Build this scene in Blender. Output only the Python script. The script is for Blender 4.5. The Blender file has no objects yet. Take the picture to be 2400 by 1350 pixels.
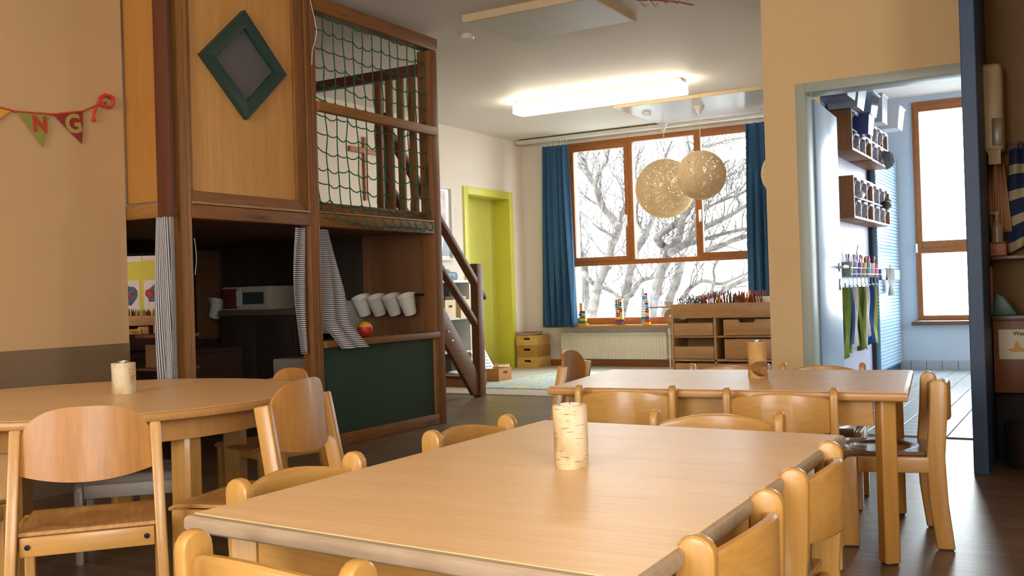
import bpy, bmesh, math, random
from mathutils import Vector, Matrix
random.seed(7)
C = bpy.context.scene.collection
SC = bpy.context.scene
PI = math.pi
R = math.radians

# ---------------------------------------------------------------- camera
YAW, PITCH, ROLL, FPX = 0.5269059, 0.0063779, -0.0300064, 2336.7
fw = Vector((-math.sin(YAW)*math.cos(PITCH), math.cos(YAW)*math.cos(PITCH), math.sin(PITCH)))
rt = Vector((math.cos(YAW), math.sin(YAW), 0)); up = rt.cross(fw)
r2 = math.cos(ROLL)*rt + math.sin(ROLL)*up
u2 = -math.sin(ROLL)*rt + math.cos(ROLL)*up
cam_d = bpy.data.cameras.new('camera'); cam = bpy.data.objects.new('camera', cam_d); C.objects.link(cam)
m = Matrix.Identity(4)
for i in range(3):
    m[i][0], m[i][1], m[i][2] = r2[i], u2[i], -fw[i]
m[2][3] = 0.9
cam.matrix_world = m
cam_d.sensor_width = 36; cam_d.lens = FPX/2400*36; cam_d.clip_start = 0.02; cam_d.clip_end = 200
SC.camera = cam

# ---------------------------------------------------------------- world, light, exposure
SC.view_settings.view_transform = 'Standard'
SC.view_settings.look = 'None'
SC.view_settings.gamma = 1
SC.view_settings.use_curve_mapping = False
SC.view_settings.exposure = 0.0
w = bpy.data.worlds.new('overcast_sky'); SC.world = w; w.use_nodes = True
bg = w.node_tree.nodes['Background']
bg.inputs[0].default_value = (0.93, 0.965, 1.0, 1); bg.inputs[1].default_value = 15.0

def area(name, loc, rot, sx, sy, power, col=(1, 1, 1), portal=False):
    d = bpy.data.lights.new(name, 'AREA'); d.shape = 'RECTANGLE'; d.size = sx; d.size_y = sy
    d.energy = power; d.color = col
    o = bpy.data.objects.new(name, d); C.objects.link(o); o.location = loc; o.rotation_euler = rot
    if portal: d.cycles.is_portal = True
    return o
# portals guide the daylight through the real window openings
area('portal_group_window', (-4.05, 11.16, 1.6), (R(-90), 0, 0), 2.9, 2.2, 0, portal=True)
area('portal_washroom_window', (-0.75, 11.16, 1.6), (R(-90), 0, 0), 1.6, 2.25, 0, portal=True)
area('portal_rear_window', (-1.75, -3.6, 1.6), (R(90), 0, 0), 2.1, 1.9, 0, portal=True)
area('portal_right_window', (2.12, -1.7, 1.6), (0, R(90), 0), 1.75, 3.0, 0, portal=True)
area('portal_washroom_side_window', (2.12, 9.2, 1.55), (0, R(90), 0), 1.3, 1.2, 0, portal=True)

# ---------------------------------------------------------------- materials
def srgb(h):
    h = h.lstrip('#'); v = [int(h[i:i+2], 16)/255 for i in (0, 2, 4)]
    return tuple((x/12.92 if x <= .04045 else ((x+.055)/1.055)**2.4) for x in v) + (1,)
MATS = {}
def newmat(key):
    mt = bpy.data.materials.new(key); mt.use_nodes = True
    nt = mt.node_tree; b = nt.nodes['Principled BSDF']
    MATS[key] = mt
    return mt, nt, b
def nn(nt, t, **kw):
    n = nt.nodes.new(t)
    for k, v in kw.items():
        if k.startswith('i_'):
            key = k[2:]
            n.inputs[int(key) if key.isdigit() else key.replace('_', ' ')].default_value = v
        else: setattr(n, k, v)
    return n
def ramp(nt, pts):
    n = nt.nodes.new('ShaderNodeValToRGB'); e = n.color_ramp.elements
    while len(e) < len(pts): e.new(0.5)
    for el, (p, c) in zip(e, pts): el.position = p; el.color = c
    return n
def coords(nt, scale=(1, 1, 1), rnd=True):
    tc = nn(nt, 'ShaderNodeTexCoord'); mp = nn(nt, 'ShaderNodeMapping'); mp.inputs['Scale'].default_value = scale
    if rnd:
        oi = nn(nt, 'ShaderNodeObjectInfo'); ml = nn(nt, 'ShaderNodeMath', operation='MULTIPLY', i_1=37.0)
        nt.links.new(oi.outputs['Random'], ml.inputs[0])
        ad = nn(nt, 'ShaderNodeVectorMath', operation='ADD')
        nt.links.new(tc.outputs['Object'], ad.inputs[0]); nt.links.new(ml.outputs[0], ad.inputs[1])
        nt.links.new(ad.outputs[0], mp.inputs['Vector'])
    else: nt.links.new(tc.outputs['Object'], mp.inputs['Vector'])
    return mp
def plain(key, col, rough=.5, metal=0, var=.06, vscale=6, bump=0, bscale=120, coat=0, spec=.5, emit=0, alpha=None):
    """flat paint / plastic / cloth with a slight tonal mottling and optional fine relief"""
    if key in MATS: return MATS[key]
    mt, nt, b = newmat(key); c = srgb(col)
    mp = coords(nt)
    no = nn(nt, 'ShaderNodeTexNoise', i_Scale=vscale, i_Detail=4.0); nt.links.new(mp.outputs[0], no.inputs['Vector'])
    lo = tuple(x*(1-var) for x in c[:3])+(1,); hi = tuple(min(1, x*(1+var)) for x in c[:3])+(1,)
    rp = ramp(nt, [(.3, lo), (.7, hi)]); nt.links.new(no.outputs['Fac'], rp.inputs[0])
    nt.links.new(rp.outputs[0], b.inputs['Base Color'])
    b.inputs['Roughness'].default_value = rough; b.inputs['Metallic'].default_value = metal
    b.inputs['Coat Weight'].default_value = coat; b.inputs['Specular IOR Level'].default_value = spec
    if bump:
        n2 = nn(nt, 'ShaderNodeTexNoise', i_Scale=bscale, i_Detail=3.0); nt.links.new(mp.outputs[0], n2.inputs['Vector'])
        bp = nn(nt, 'ShaderNodeBump', i_Strength=bump, i_Distance=.01); nt.links.new(n2.outputs['Fac'], bp.inputs['Height'])
        nt.links.new(bp.outputs[0], b.inputs['Normal'])
    if emit:
        b.inputs['Emission Color'].default_value = c; b.inputs['Emission Strength'].default_value = emit
    return mt
def wood(key, c1, c2, axis='Z', rough=.4, sc=1.0, knots=False, coat=0, contrast=.25, streak=.22, spec=.5):
    k = key+'_'+axis
    if k in MATS: return MATS[k]
    mt, nt, b = newmat(k)
    a, l = 16*sc, 1.1*sc
    s = {'X': (l, a, a), 'Y': (a, l, a), 'Z': (a, a, l)}[axis]
    mp = coords(nt, s)
    n1 = nn(nt, 'ShaderNodeTexNoise', i_Scale=1.0, i_Detail=6.0, i_Roughness=.6, i_Distortion=.5); nt.links.new(mp.outputs[0], n1.inputs['Vector'])
    rp = ramp(nt, [(.5-contrast, srgb(c1)), (.5+contrast, srgb(c2))]); nt.links.new(n1.outputs['Fac'], rp.inputs[0])
    n2 = nn(nt, 'ShaderNodeTexNoise', i_Scale=7.0, i_Detail=3.0); nt.links.new(mp.outputs[0], n2.inputs['Vector'])
    r2_ = ramp(nt, [(.35, (1-streak,)*3+(1,)), (.6, (1, 1, 1, 1))]); nt.links.new(n2.outputs['Fac'], r2_.inputs[0])
    mx = nn(nt, 'ShaderNodeMix', data_type='RGBA', blend_type='MULTIPLY'); mx.inputs[0].default_value = 1
    nt.links.new(rp.outputs[0], mx.inputs[6]); nt.links.new(r2_.outputs[0], mx.inputs[7])
    out = mx.outputs[2]
    if knots:
        s2 = {'X': (1.6, 9, 9), 'Y': (9, 1.6, 9), 'Z': (9, 9, 1.6)}[axis]
        mp2 = coords(nt, s2)
        vo = nn(nt, 'ShaderNodeTexVoronoi', i_Scale=1.0); nt.links.new(mp2.outputs[0], vo.inputs['Vector'])
        r3 = ramp(nt, [(.05, (.25, .16, .1, 1)), (.16, (1, 1, 1, 1))]); nt.links.new(vo.outputs['Distance'], r3.inputs[0])
        m2 = nn(nt, 'ShaderNodeMix', data_type='RGBA', blend_type='MULTIPLY'); m2.inputs[0].default_value = .8
        nt.links.new(out, m2.inputs[6]); nt.links.new(r3.outputs[0], m2.inputs[7]); out = m2.outputs[2]
    nt.links.new(out, b.inputs['Base Color'])
    b.inputs['Roughness'].default_value = rough; b.inputs['Coat Weight'].default_value = coat; b.inputs['Coat Roughness'].default_value = .15; b.inputs['Specular IOR Level'].default_value = spec
    bp = nn(nt, 'ShaderNodeBump', i_Strength=.08, i_Distance=.004); nt.links.new(n2.outputs['Fac'], bp.inputs['Height'])
    nt.links.new(bp.outputs[0], b.inputs['Normal'])
    return mt
def glass(key, tint='#ffffff', gloss=.06, rough=0.02):
    if key in MATS: return MATS[key]
    mt = bpy.data.materials.new(key); mt.use_nodes = True; nt = mt.node_tree; MATS[key] = mt
    nt.nodes.remove(nt.nodes['Principled BSDF'])
    t = nn(nt, 'ShaderNodeBsdfTransparent'); t.inputs[0].default_value = srgb(tint)
    g = nn(nt, 'ShaderNodeBsdfGlossy'); g.inputs['Roughness'].default_value = rough
    x = nn(nt, 'ShaderNodeMixShader'); x.inputs[0].default_value = gloss
    nt.links.new(t.outputs[0], x.inputs[1]); nt.links.new(g.outputs[0], x.inputs[2])
    nt.links.new(x.outputs[0], nt.nodes['Material Output'].inputs[0])
    return mt
def striped(key, ca, cb, freq, duty=.5, axis=1, rough=.9):
    """woven stripes along the cloth's own UV direction"""
    if key in MATS: return MATS[key]
    mt, nt, b = newmat(key)
    uv = nn(nt, 'ShaderNodeUVMap'); sp = nn(nt, 'ShaderNodeSeparateXYZ'); nt.links.new(uv.outputs[0], sp.inputs[0])
    ml = nn(nt, 'ShaderNodeMath', operation='MULTIPLY', i_1=freq); nt.links.new(sp.outputs[axis], ml.inputs[0])
    fr = nn(nt, 'ShaderNodeMath', operation='FRACT'); nt.links.new(ml.outputs[0], fr.inputs[0])
    rp = ramp(nt, [(0, srgb(ca)), (duty, srgb(cb))]); rp.color_ramp.interpolation = 'CONSTANT'
    nt.links.new(fr.outputs[0], rp.inputs[0]); nt.links.new(rp.outputs[0], b.inputs['Base Color'])
    b.inputs['Roughness'].default_value = rough; b.inputs['Specular IOR Level'].default_value = .2
    return mt

BEECH = ('#b5823e', '#c8984e')
def beech(ax): return wood('beech', BEECH[0], BEECH[1], ax, rough=.36, coat=.22, streak=.10)
def beech_dark(ax): return wood('beech_orange', '#b07c40', '#c29050', ax, rough=.38, coat=.15)
def pine(ax): return wood('stained_pine', '#794a1f', '#966332', ax, rough=.5, knots=True)
def pine_l(ax): return wood('honey_pine', '#8b5a28', '#a9763c', ax, rough=.5, knots=True)
def ply(ax): return wood('birch_plywood', '#c98f4a', '#d6a05a', ax, rough=.55, sc=.6, streak=.1)
def winwood(ax): return wood('window_timber', '#9a5a28', '#b06e36', ax, rough=.4, streak=.15)
def crate_w(ax): return wood('crate_pine', '#d3a452', '#e6bd70', ax, rough=.5)
def darkwood(ax): return wood('play_corner_board', '#562c16', '#663820', ax, rough=.6, sc=.6, streak=.1)

# ---------------------------------------------------------------- mesh helpers
class G:
    def __init__(s): s.bm = bmesh.new(); s.uv = None
    def _bev(s, edges, b, seg=2):
        if b > 0: bmesh.ops.bevel(s.bm, geom=edges, offset=b, segments=seg, profile=.5, affect='EDGES', clamp_overlap=True)
    def box(s, x0, x1, y0, y1, z0, z1, b=0, M=None, seg=2):
        if x1 < x0: x0, x1 = x1, x0
        if y1 < y0: y0, y1 = y1, y0
        if z1 < z0: z0, z1 = z1, z0
        P = [Vector(p) for p in ((x0,y0,z0),(x1,y0,z0),(x1,y1,z0),(x0,y1,z0),(x0,y0,z1),(x1,y0,z1),(x1,y1,z1),(x0,y1,z1))]
        if M is not None: P = [M @ p for p in P]
        v = [s.bm.verts.new(p) for p in P]; fs = []
        for q in ((3,2,1,0),(4,5,6,7),(0,1,5,4),(1,2,6,5),(2,3,7,6),(3,0,4,7)): fs.append(s.bm.faces.new([v[i] for i in q]))
        if b: s._bev(list({e for f in fs for e in f.edges}), b, seg)
        return s
    def bar(s, p0, p1, wd, ht, upv=(0,0,1), b=0):
        p0, p1 = Vector(p0), Vector(p1); d = p1-p0; L = d.length; z = d.normalized(); u = Vector(upv)
        x = u.cross(z)
        if x.length < 1e-5: x = Vector((1,0,0)).cross(z)
        x.normalize(); y = z.cross(x)
        M = Matrix(((x.x,y.x,z.x,p0.x),(x.y,y.y,z.y,p0.y),(x.z,y.z,z.z,p0.z),(0,0,0,1)))
        return s.box(-wd/2, wd/2, -ht/2, ht/2, 0, L, b, M)
    def prism(s, pts, plane, a0, a1, b=0, M=None, seg=2, minang=35):
        def mk(p, a): return {'xy': (p[0],p[1],a), 'xz': (p[0],a,p[1]), 'yz': (a,p[0],p[1])}[plane]
        A = [Vector(mk(p, a0)) for p in pts]; B = [Vector(mk(p, a1)) for p in pts]
        if M is not None: A = [M@p for p in A]; B = [M@p for p in B]
        va = [s.bm.verts.new(p) for p in A]; vb = [s.bm.verts.new(p) for p in B]; n = len(pts)
        fa = s.bm.faces.new(va[::-1]); fb = s.bm.faces.new(vb); fs = [fa, fb]
        for i in range(n): fs.append(s.bm.faces.new((va[i], va[(i+1)%n], vb[(i+1)%n], vb[i])))
        bmesh.ops.recalc_face_normals(s.bm, faces=fs)
        if b: s._bev(list(set(fa.edges) | set(fb.edges)), b, seg)
        return s
    def tube(s, pts, r, n=6, cap=True, closed=False):
        pts = [Vector(p) for p in pts]; N = len(pts); rings = []
        rr = r if isinstance(r, (list, tuple)) else [r]*N
        prev = None
        for i, p in enumerate(pts):
            if closed: t = pts[(i+1)%N]-pts[i-1]
            else: t = (pts[min(i+1, N-1)]-pts[max(i-1, 0)])
            t.normalize()
            if prev is None:
                x = t.orthogonal().normalized()
            else:
                x = (prev - t*prev.dot(t))
                x = x.normalized() if x.length > 1e-6 else t.orthogonal().normalized()
            prev = x; y = t.cross(x)
            rings.append([s.bm.verts.new(p + (x*math.cos(2*PI*k/n)+y*math.sin(2*PI*k/n))*rr[i]) for k in range(n)])
        for i in range(N if closed else N-1):
            a, c = rings[i], rings[(i+1)%N]
            for k in range(n): s.bm.faces.new((a[k], a[(k+1)%n], c[(k+1)%n], c[k]))
        if cap and not closed:
            s.bm.faces.new(rings[0][::-1]); s.bm.faces.new(rings[-1])
        return s
    def lathe(s, prof, n=24, c=(0,0,0), M=None, wob=None):
        rings = []
        for (r, z) in prof:
            ring = []
            for k in range(n):
                a = 2*PI*k/n; q = r*(wob(a, z) if wob else 1)
                p = Vector((c[0]+q*math.cos(a), c[1]+q*math.sin(a), c[2]+z))
                ring.append(s.bm.verts.new(M@p if M is not None else p))
            rings.append(ring)
        for a, b_ in zip(rings, rings[1:]):
            for k in range(n): s.bm.faces.new((a[k], a[(k+1)%n], b_[(k+1)%n], b_[k]))
        if prof[0][0] > 1e-6: s.bm.faces.new(rings[0][::-1])
        if prof[-1][0] > 1e-6: s.bm.faces.new(rings[-1])
        return s
    def grid(s, f, nu, nv, uv=True):
        if uv and s.uv is None: s.uv = s.bm.loops.layers.uv.new('UVMap')
        V = [[s.bm.verts.new(f(i/nu, j/nv)) for j in range(nv+1)] for i in range(nu+1)]
        for i in range(nu):
            for j in range(nv):
                fc = s.bm.faces.new((V[i][j], V[i+1][j], V[i+1][j+1], V[i][j+1]))
                if uv:
                    for lp, (a, c) in zip(fc.loops, ((i,j),(i+1,j),(i+1,j+1),(i,j+1))): lp[s.uv].uv = (a/nu, c/nv)
        return s
    def sphere(s, c, r, seg=16, rings=10, sc=(1,1,1)):
        M = Matrix.Translation(c) @ Matrix.Diagonal((r*sc[0], r*sc[1], r*sc[2], 1))
        bmesh.ops.create_uvsphere(s.bm, u_segments=seg, v_segments=rings, radius=1, matrix=M); return s
    def solid(s, t):
        bmesh.ops.recalc_face_normals(s.bm, faces=s.bm.faces[:])
        bmesh.ops.solidify(s.bm, geom=s.bm.faces[:], thickness=t); return s
    def mesh(s, name, mat, smooth=True, ang=26):
        bmesh.ops.recalc_face_normals(s.bm, faces=s.bm.faces[:])
        me = bpy.data.meshes.new(name); s.bm.to_mesh(me); s.bm.free()
        if mat: me.materials.append(mat)
        if smooth:
            me.shade_smooth(); me.set_sharp_from_angle(angle=R(ang))
        return me
def link(name, me, parent=None, label=None, kind=None, loc=None, rot=None):
    o = bpy.data.objects.new(name, me); C.objects.link(o)
    if parent is not None: o.parent = parent
    if label: o['label'] = label
    if kind: o['kind'] = kind
    if loc is not None: o.location = loc
    if rot is not None: o.rotation_euler = rot
    return o
def part(name, g, mat, parent, label=None, kind=None, loc=None, rot=None, smooth=True):
    return link(name, g.mesh(name, mat, smooth), parent, label, kind, loc, rot)
def T(name, label, cat, loc=(0,0,0), rz=0, group=None):
    o = bpy.data.objects.new(name, None); C.objects.link(o); o.empty_display_size = .05
    o.location = loc; o.rotation_euler = (0,0,rz); o['label'] = label; o['category'] = cat
    if group: o['group'] = group
    return o
def solo(name, g, mat, label, cat, loc=(0,0,0), rot=(0,0,0), group=None, kind=None, smooth=True):
    o = link(name, g.mesh(name, mat, smooth), None, label, kind, loc, rot); o['category'] = cat
    if group: o['group'] = group
    return o
def S(name, g, mat, parent=None, smooth=False):
    return link(name, g.mesh(name, mat, smooth), parent, None, None if parent else 'structure')
def SE(name, loc=(0,0,0)):
    o = bpy.data.objects.new(name, None); C.objects.link(o); o.location = loc; o['kind'] = 'structure'; return o
KIDS = {}
def dup(root, loc, rz, label=None, group=None, scale=None):
    r = root.copy(); C.objects.link(r); r.location = loc; r.rotation_euler = (0,0,rz)
    if label: r['label'] = label
    if group: r['group'] = group
    if scale: r.scale = (scale,)*3
    for ch in list(root.children):
        c = ch.copy(); C.objects.link(c); c.parent = r
        for g_ in list(ch.children):
            d = g_.copy(); C.objects.link(d); d.parent = c
    return r
def text_mesh(txt, size, depth, mat, name='lettering', bold=0.0):
    cu = bpy.data.curves.new(name, 'FONT'); cu.body = txt; cu.size = size; cu.extrude = depth; cu.align_x = 'CENTER'; cu.align_y = 'CENTER'; cu.offset = bold
    o = bpy.data.objects.new('tmp', cu); C.objects.link(o)
    dg = bpy.context.evaluated_depsgraph_get(); me = bpy.data.meshes.new_from_object(o.evaluated_get(dg))
    bpy.data.objects.remove(o); me.name = name
    me.materials.clear(); me.materials.append(mat); return me
def frame_boxes(g, plane, a0, a1, u0, u1, v0, v1, wl, wr, wb, wt, b=.004):
    """four mitre-free bars round an opening; plane 'x' (bars span y,z) or 'y' (bars span x,z)"""
    def bx(U0, U1, V0, V1):
        if plane == 'y': g.box(U0, U1, a0, a1, V0, V1, b)
        else: g.box(a0, a1, U0, U1, V0, V1, b)
    bx(u0, u0+wl, v0, v1); bx(u1-wr, u1, v0, v1); bx(u0+wl, u1-wr, v0, v0+wb); bx(u0+wl, u1-wr, v1-wt, v1)
    return g

# ================================================================ STRUCTURE
def partw(name, g, mat, parent, label=None, kind=None, smooth=True):
    o = part(name, g, mat, parent, label, kind, None, None, smooth); o.location = -parent.location; return o
WALL = plain('cream_wall_paint', '#c49e70', rough=.85, var=.025, vscale=1.5, bump=.12, bscale=260, spec=.2)
WALLP = plain('peach_wall_paint', '#ebc892', rough=.8, var=.03, vscale=1.2, bump=.12, bscale=260, spec=.2)
WALLW = plain('ivory_wall_paint', '#ebe0d2', rough=.85, var=.02, vscale=1.5, bump=.1, bscale=260, spec=.2)
CEIL = plain('ceiling_paint', '#e4ddd4', rough=.6, var=.015, vscale=1.0, spec=.25)
BLUEW = plain('pale_blue_wall_paint', '#c3d0dc', rough=.7, var=.02, vscale=1.5, spec=.3)
DADO = plain('taupe_gloss_paint', '#775f42', rough=.5, var=.04, vscale=2)
CH = 2.79
# floor of dark strip parquet
mt, nt, b = newmat('dark_strip_parquet')
mp = coords(nt, (1, 1, 1), rnd=False)
br = nn(nt, 'ShaderNodeTexBrick', offset=.5, i_Scale=1.0); br.inputs['Brick Width'].default_value = .42; br.inputs['Row Height'].default_value = .06
br.inputs['Mortar Size'].default_value = .0012; br.inputs['Color1'].default_value = srgb('#6b5440'); br.inputs['Color2'].default_value = srgb('#7f674e'); br.inputs['Mortar'].default_value = srgb('#3f3024')
nt.links.new(mp.outputs[0], br.inputs['Vector'])
mp2 = coords(nt, (2, 30, 1), rnd=False); no = nn(nt, 'ShaderNodeTexNoise', i_Scale=2.0, i_Detail=6.0); nt.links.new(mp2.outputs[0], no.inputs['Vector'])
rp = ramp(nt, [(.3, (.62, .6, .58, 1)), (.7, (1.15, 1.15, 1.15, 1))]); nt.links.new(no.outputs['Fac'], rp.inputs[0])
mx = nn(nt, 'ShaderNodeMix', data_type='RGBA', blend_type='MULTIPLY'); mx.inputs[0].default_value = 1
nt.links.new(br.outputs['Color'], mx.inputs[6]); nt.links.new(rp.outputs[0], mx.inputs[7]); nt.links.new(mx.outputs[2], b.inputs['Base Color'])
b.inputs['Roughness'].default_value = .36
bp = nn(nt, 'ShaderNodeBump', i_Strength=.12, i_Distance=.004); nt.links.new(no.outputs['Fac'], bp.inputs['Height']); nt.links.new(bp.outputs[0], b.inputs['Normal'])
S('floor', G().box(-6.6, 2.2, -3.7, 11.15, -.12, 0), mt)
S('ceiling', G().box(-6.6, 2.2, -3.7, 11.15, CH, CH+.15), CEIL)
# left wall beside the camera, ending where the playhouse begins
wl = S('wall_left', G().box(-4.6, -4.33, -3.7, 3.475, 0, CH).box(-6.4, -4.6, 3.3, 3.475, 0, CH), WALL)
S('trim_1', G().box(-4.33, -4.327, -3.5, 3.475, 0, .708), DADO)
# wall with the lime door
g = G(); X0, X1 = -6.4, -6.12
g.box(X0, X1, 3.475, 9.53, 0, CH).box(X0, X1, 10.51, 11.15, 0, CH).box(X0, X1, 9.53, 10.51, 2.09, CH)
S('wall_lime_door', g, WALLW)
# window wall
g = G(); Y0, Y1 = 10.88, 11.15
g.box(-6.4, -5.49, Y0, Y1, 0, CH).box(-2.55, -1.9, Y0, Y1, 0, CH).box(-5.49, -2.55, Y0, Y1, 0, .5).box(-5.49, -2.55, Y0, Y1, 2.712, CH)
S('wall_window', g, WALLW)
S('baseboard_window', G().box(-6.12, -1.9, 10.862, 10.88, 0, .085, .003), winwood('X'))
# partition between group room and washroom (a stub carries the peach wall's end)
S('wall_partition', G().box(-1.90, -1.79, 6.8, 10.88, 0, CH), WALLW)
S('wall_partition_lining', G().box(-1.79, -1.78, 6.8, 10.88, 0, CH), plain('lavender_board', '#b0b2c6', rough=.45, var=.03))
# doorway wall
g = G(); Y0, Y1 = 6.2, 6.35
g.box(-1.745, -1.545, Y0, 6.85, 0, CH).box(-1.545, -.5, Y0, Y1, 2.14, CH).box(-.5, 2.2, Y0, Y1, 0, CH)
S('wall_doorway', g, WALLP)
S('wall_washroom', G().box(-1.78, -1.545, 10.88, 11.15, 0, CH).box(-1.545, -.05, 10.88, 11.15, 0, .5).box(-1.545, -.05, 10.88, 11.15, 2.735, CH).box(-.05, 2.2, 10.88, 11.15, 0, CH).box(2.05, 2.2, 6.2, 8.6, 0, CH).box(2.05, 2.2, 9.8, 11.15, 0, CH).box(2.05, 2.2, 8.6, 9.8, 0, .9).box(2.05, 2.2, 8.6, 9.8, 2.2, CH), BLUEW)
g = G(); g.box(-4.6, -2.8, -3.7, -3.5, 0, CH).box(-.7, 2.2, -3.7, -3.5, 0, CH).box(-2.8, -.7, -3.7, -3.5, 0, .65).box(-2.8, -.7, -3.7, -3.5, 2.55, CH)
S('wall_rear', g, WALL)
g = G(); g.box(2.05, 2.2, -.2, 6.2, 0, CH).box(2.05, 2.2, -3.7, -3.2, 0, CH).box(2.05, 2.2, -3.2, -.2, 0, .75).box(2.05, 2.2, -3.2, -.2, 2.48, CH)
S('wall_right', g, WALL)
S('niche_shade_block', G().box(-.12, 2.05, 4.5, 5.62, 0, CH), WALL)  # unseen block added to keep window light off the niche
# kitchen niche: back wall and blue end board
S('wall_niche', G().box(-.435, 2.05, 5.62, 5.72, 0, CH), plain('niche_shaded_wall_paint', '#806543', rough=.8, var=.04, spec=.2))  # the niche's shade is put into this darker wall colour
S('trim_2', G().box(-.5, -.435, 5.07, 6.2, 0, CH, .004), plain('navy_board_paint', '#27425f', rough=.5, var=.05))

# ---- group room window
PANE = glass('window_glass', '#f6fafa', .05)
win = SE('window_1', (-4.05, 10.9, .5)); ww = winwood('X'); wz = winwood('Z')
g = G(); ya, yb = 10.862, 10.94
g.box(-5.49, -5.44, ya, yb, .505, 2.708, .004).box(-2.61, -2.56, ya, yb, .505, 2.708, .004)
g.box(-4.70, -4.635, ya, yb, 1.27, 2.66, .004).box(-3.875, -3.825, ya, yb, 1.27, 2.66, .004)
partw('frame_post', g, wz, win)
g = G(); g.box(-5.44, -2.61, ya, yb, .505, .588, .004).box(-5.44, -2.61, ya, yb, 1.212, 1.272, .004).box(-5.44, -2.61, ya, yb, 2.655, 2.708, .004)
partw('frame_rail', g, ww, win)
def sash(x0, x1, z0, z1, hx):
    g = G(); frame_boxes(g, 'y', 10.852, 10.90, x0, x1, z0, z1, .045, .045, .055, .06)
    s = partw('sash', g, ww, win)
    link('pane', G().box(x0+.04, x1-.04, 10.874, 10.878, z0+.05, z1-.055).mesh('pane', PANE, False), s)
    h = G(); h.box(hx-.014, hx+.014, 10.843, 10.852, 1.66, 1.80, .003).bar((hx, 10.835, 1.78), (hx+.004, 10.805, 1.78), .016, .016).bar((hx, 10.81, 1.79), (hx, 10.81, 1.655), .02, .013, b=.003)
    link('handle', h.mesh('handle', plain('white_metal', '#e8eaec', rough=.25, metal=.6)), s)
sash(-5.445, -4.695, 1.262, 2.66, -4.725)
sash(-3.835, -2.61, 1.255, 2.68, -3.815)
partw('pane', G().box(-4.64, -3.87, 10.90, 10.904, 1.26, 2.66), PANE, win, smooth=False)
partw('pane', G().box(-5.45, -2.60, 10.90, 10.904, .58, 1.22), PANE, win, smooth=False)
S('trim_3', G().box(-5.74, -2.2, 10.66, 10.86, .478, .507, .004), wood('window_board', '#b5793a', '#c78c4a', 'X', rough=.3, coat=.3))
# ---- washroom window
win2 = SE('window_2', (-.8, 10.9, .5))
g = G(); g.box(-1.545, -1.49, ya, yb, .505, 2.73, .004).box(-.11, -.055, ya, yb, .505, 2.73, .004); partw('frame_post', g, wz, win2)
g = G(); g.box(-1.49, -.11, ya, yb, .505, .56, .004).box(-1.49, -.11, ya, yb, 2.67, 2.73, .004).box(-1.49, -.11, ya, yb, 1.19, 1.26, .004); partw('frame_rail', g, ww, win2)
g = G(); frame_boxes(g, 'y', 10.852, 10.90, -1.52, -.1, 1.245, 2.69, .045, .045, .07, .06); s = partw('sash', g, ww, win2)
link('pane', G().box(-1.48, -.14, 10.874, 10.878, 1.33, 2.64).mesh('pane', PANE, False), s)
link('hinge', G().lathe([(.012, 0), (.012, .09)], 10, (-1.535, 10.85, 1.2)).mesh('hinge', MATS['white_metal']), win2).location = -win2.location
partw('pane', G().box(-1.5, -.1, 10.90, 10.904, .55, 1.2), PANE, win2, smooth=False)
partw('sill', G().box(-1.6, -.05, 10.80, 10.87, .462, .50, .004), wood('dark_sill', '#6b4426', '#7d5230', 'X'), win2)
# ---- lime door in its deep frame
lime = plain('lime_gloss_paint', '#d8d24e', rough=.4, var=.03, vscale=3)
limed = plain('lime_leaf_paint', '#dedc6c', rough=.35, var=.03, vscale=3)
d1 = SE('door_1', (-6.12, 10.02, 0))
g = G(); g.box(-6.34, -6.10, 9.47, 9.56, 0, 2.146, .004).box(-6.34, -6.10, 10.48, 10.57, 0, 2.146, .004).box(-6.34, -6.10, 9.56, 10.48, 2.055, 2.146, .004)
partw('door_frame', g, lime, d1)
lf = partw('door_leaf', G().box(-6.36, -6.315, 9.555, 10.485, .0, 2.06, .003), limed, d1)
link('scuff', G().box(-6.3148, -6.3140, 9.93, 9.95, 1.25, 1.285).box(-6.3148, -6.3140, 10.03, 10.05, 1.19, 1.21).mesh('scuff', plain('scuff_mark', '#a9ad5a')), lf)
# ---- blue washroom door, open
stl = plain('steel_frame_paint', '#b2b8a6', rough=.4, var=.02)
bluep = plain('blue_leaf_paint', '#93abc8', rough=.34, var=.02, coat=.1)
d2 = SE('door_2', (-1.05, 6.28, 0))
g = G(); g.box(-1.545, -1.485, 6.188, 6.37, 0, 2.14, .003).box(-1.485, -.5, 6.188, 6.37, 2.08, 2.14, .003); partw('door_frame', g, stl, d2)
g = G(); Mr = Matrix.Translation((-1.475, 6.385, 0)) @ Matrix.Rotation(R(2.6), 4, 'Z')
g.box(-.042, 0, 0, .80, .008, 2.07, .003, Mr); lf = partw('door_leaf', g, bluep, d2)
st = plain('brushed_steel', '#c9c6c0', rough=.25, metal=1)
h = G(); h.box(0, .008, .70, .75, .99, 1.05, .003, Mr).tube([Mr@Vector(p) for p in ((.005,.725,1.02),(.05,.725,1.02),(.056,.70,1.02),(.056,.60,1.022))], .011, 10)
h.tube([Mr@Vector(p) for p in ((-.04,.725,1.02),(-.09,.725,1.02),(-.096,.70,1.02),(-.096,.62,1.022))], .011, 10)
link('handle', h.mesh('handle', st), lf)
h = G(); h.box(0, .008, .705, .745, .86, .94, .003, Mr); link('keyhole_plate', h.mesh('keyhole_plate', st), lf)
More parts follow.
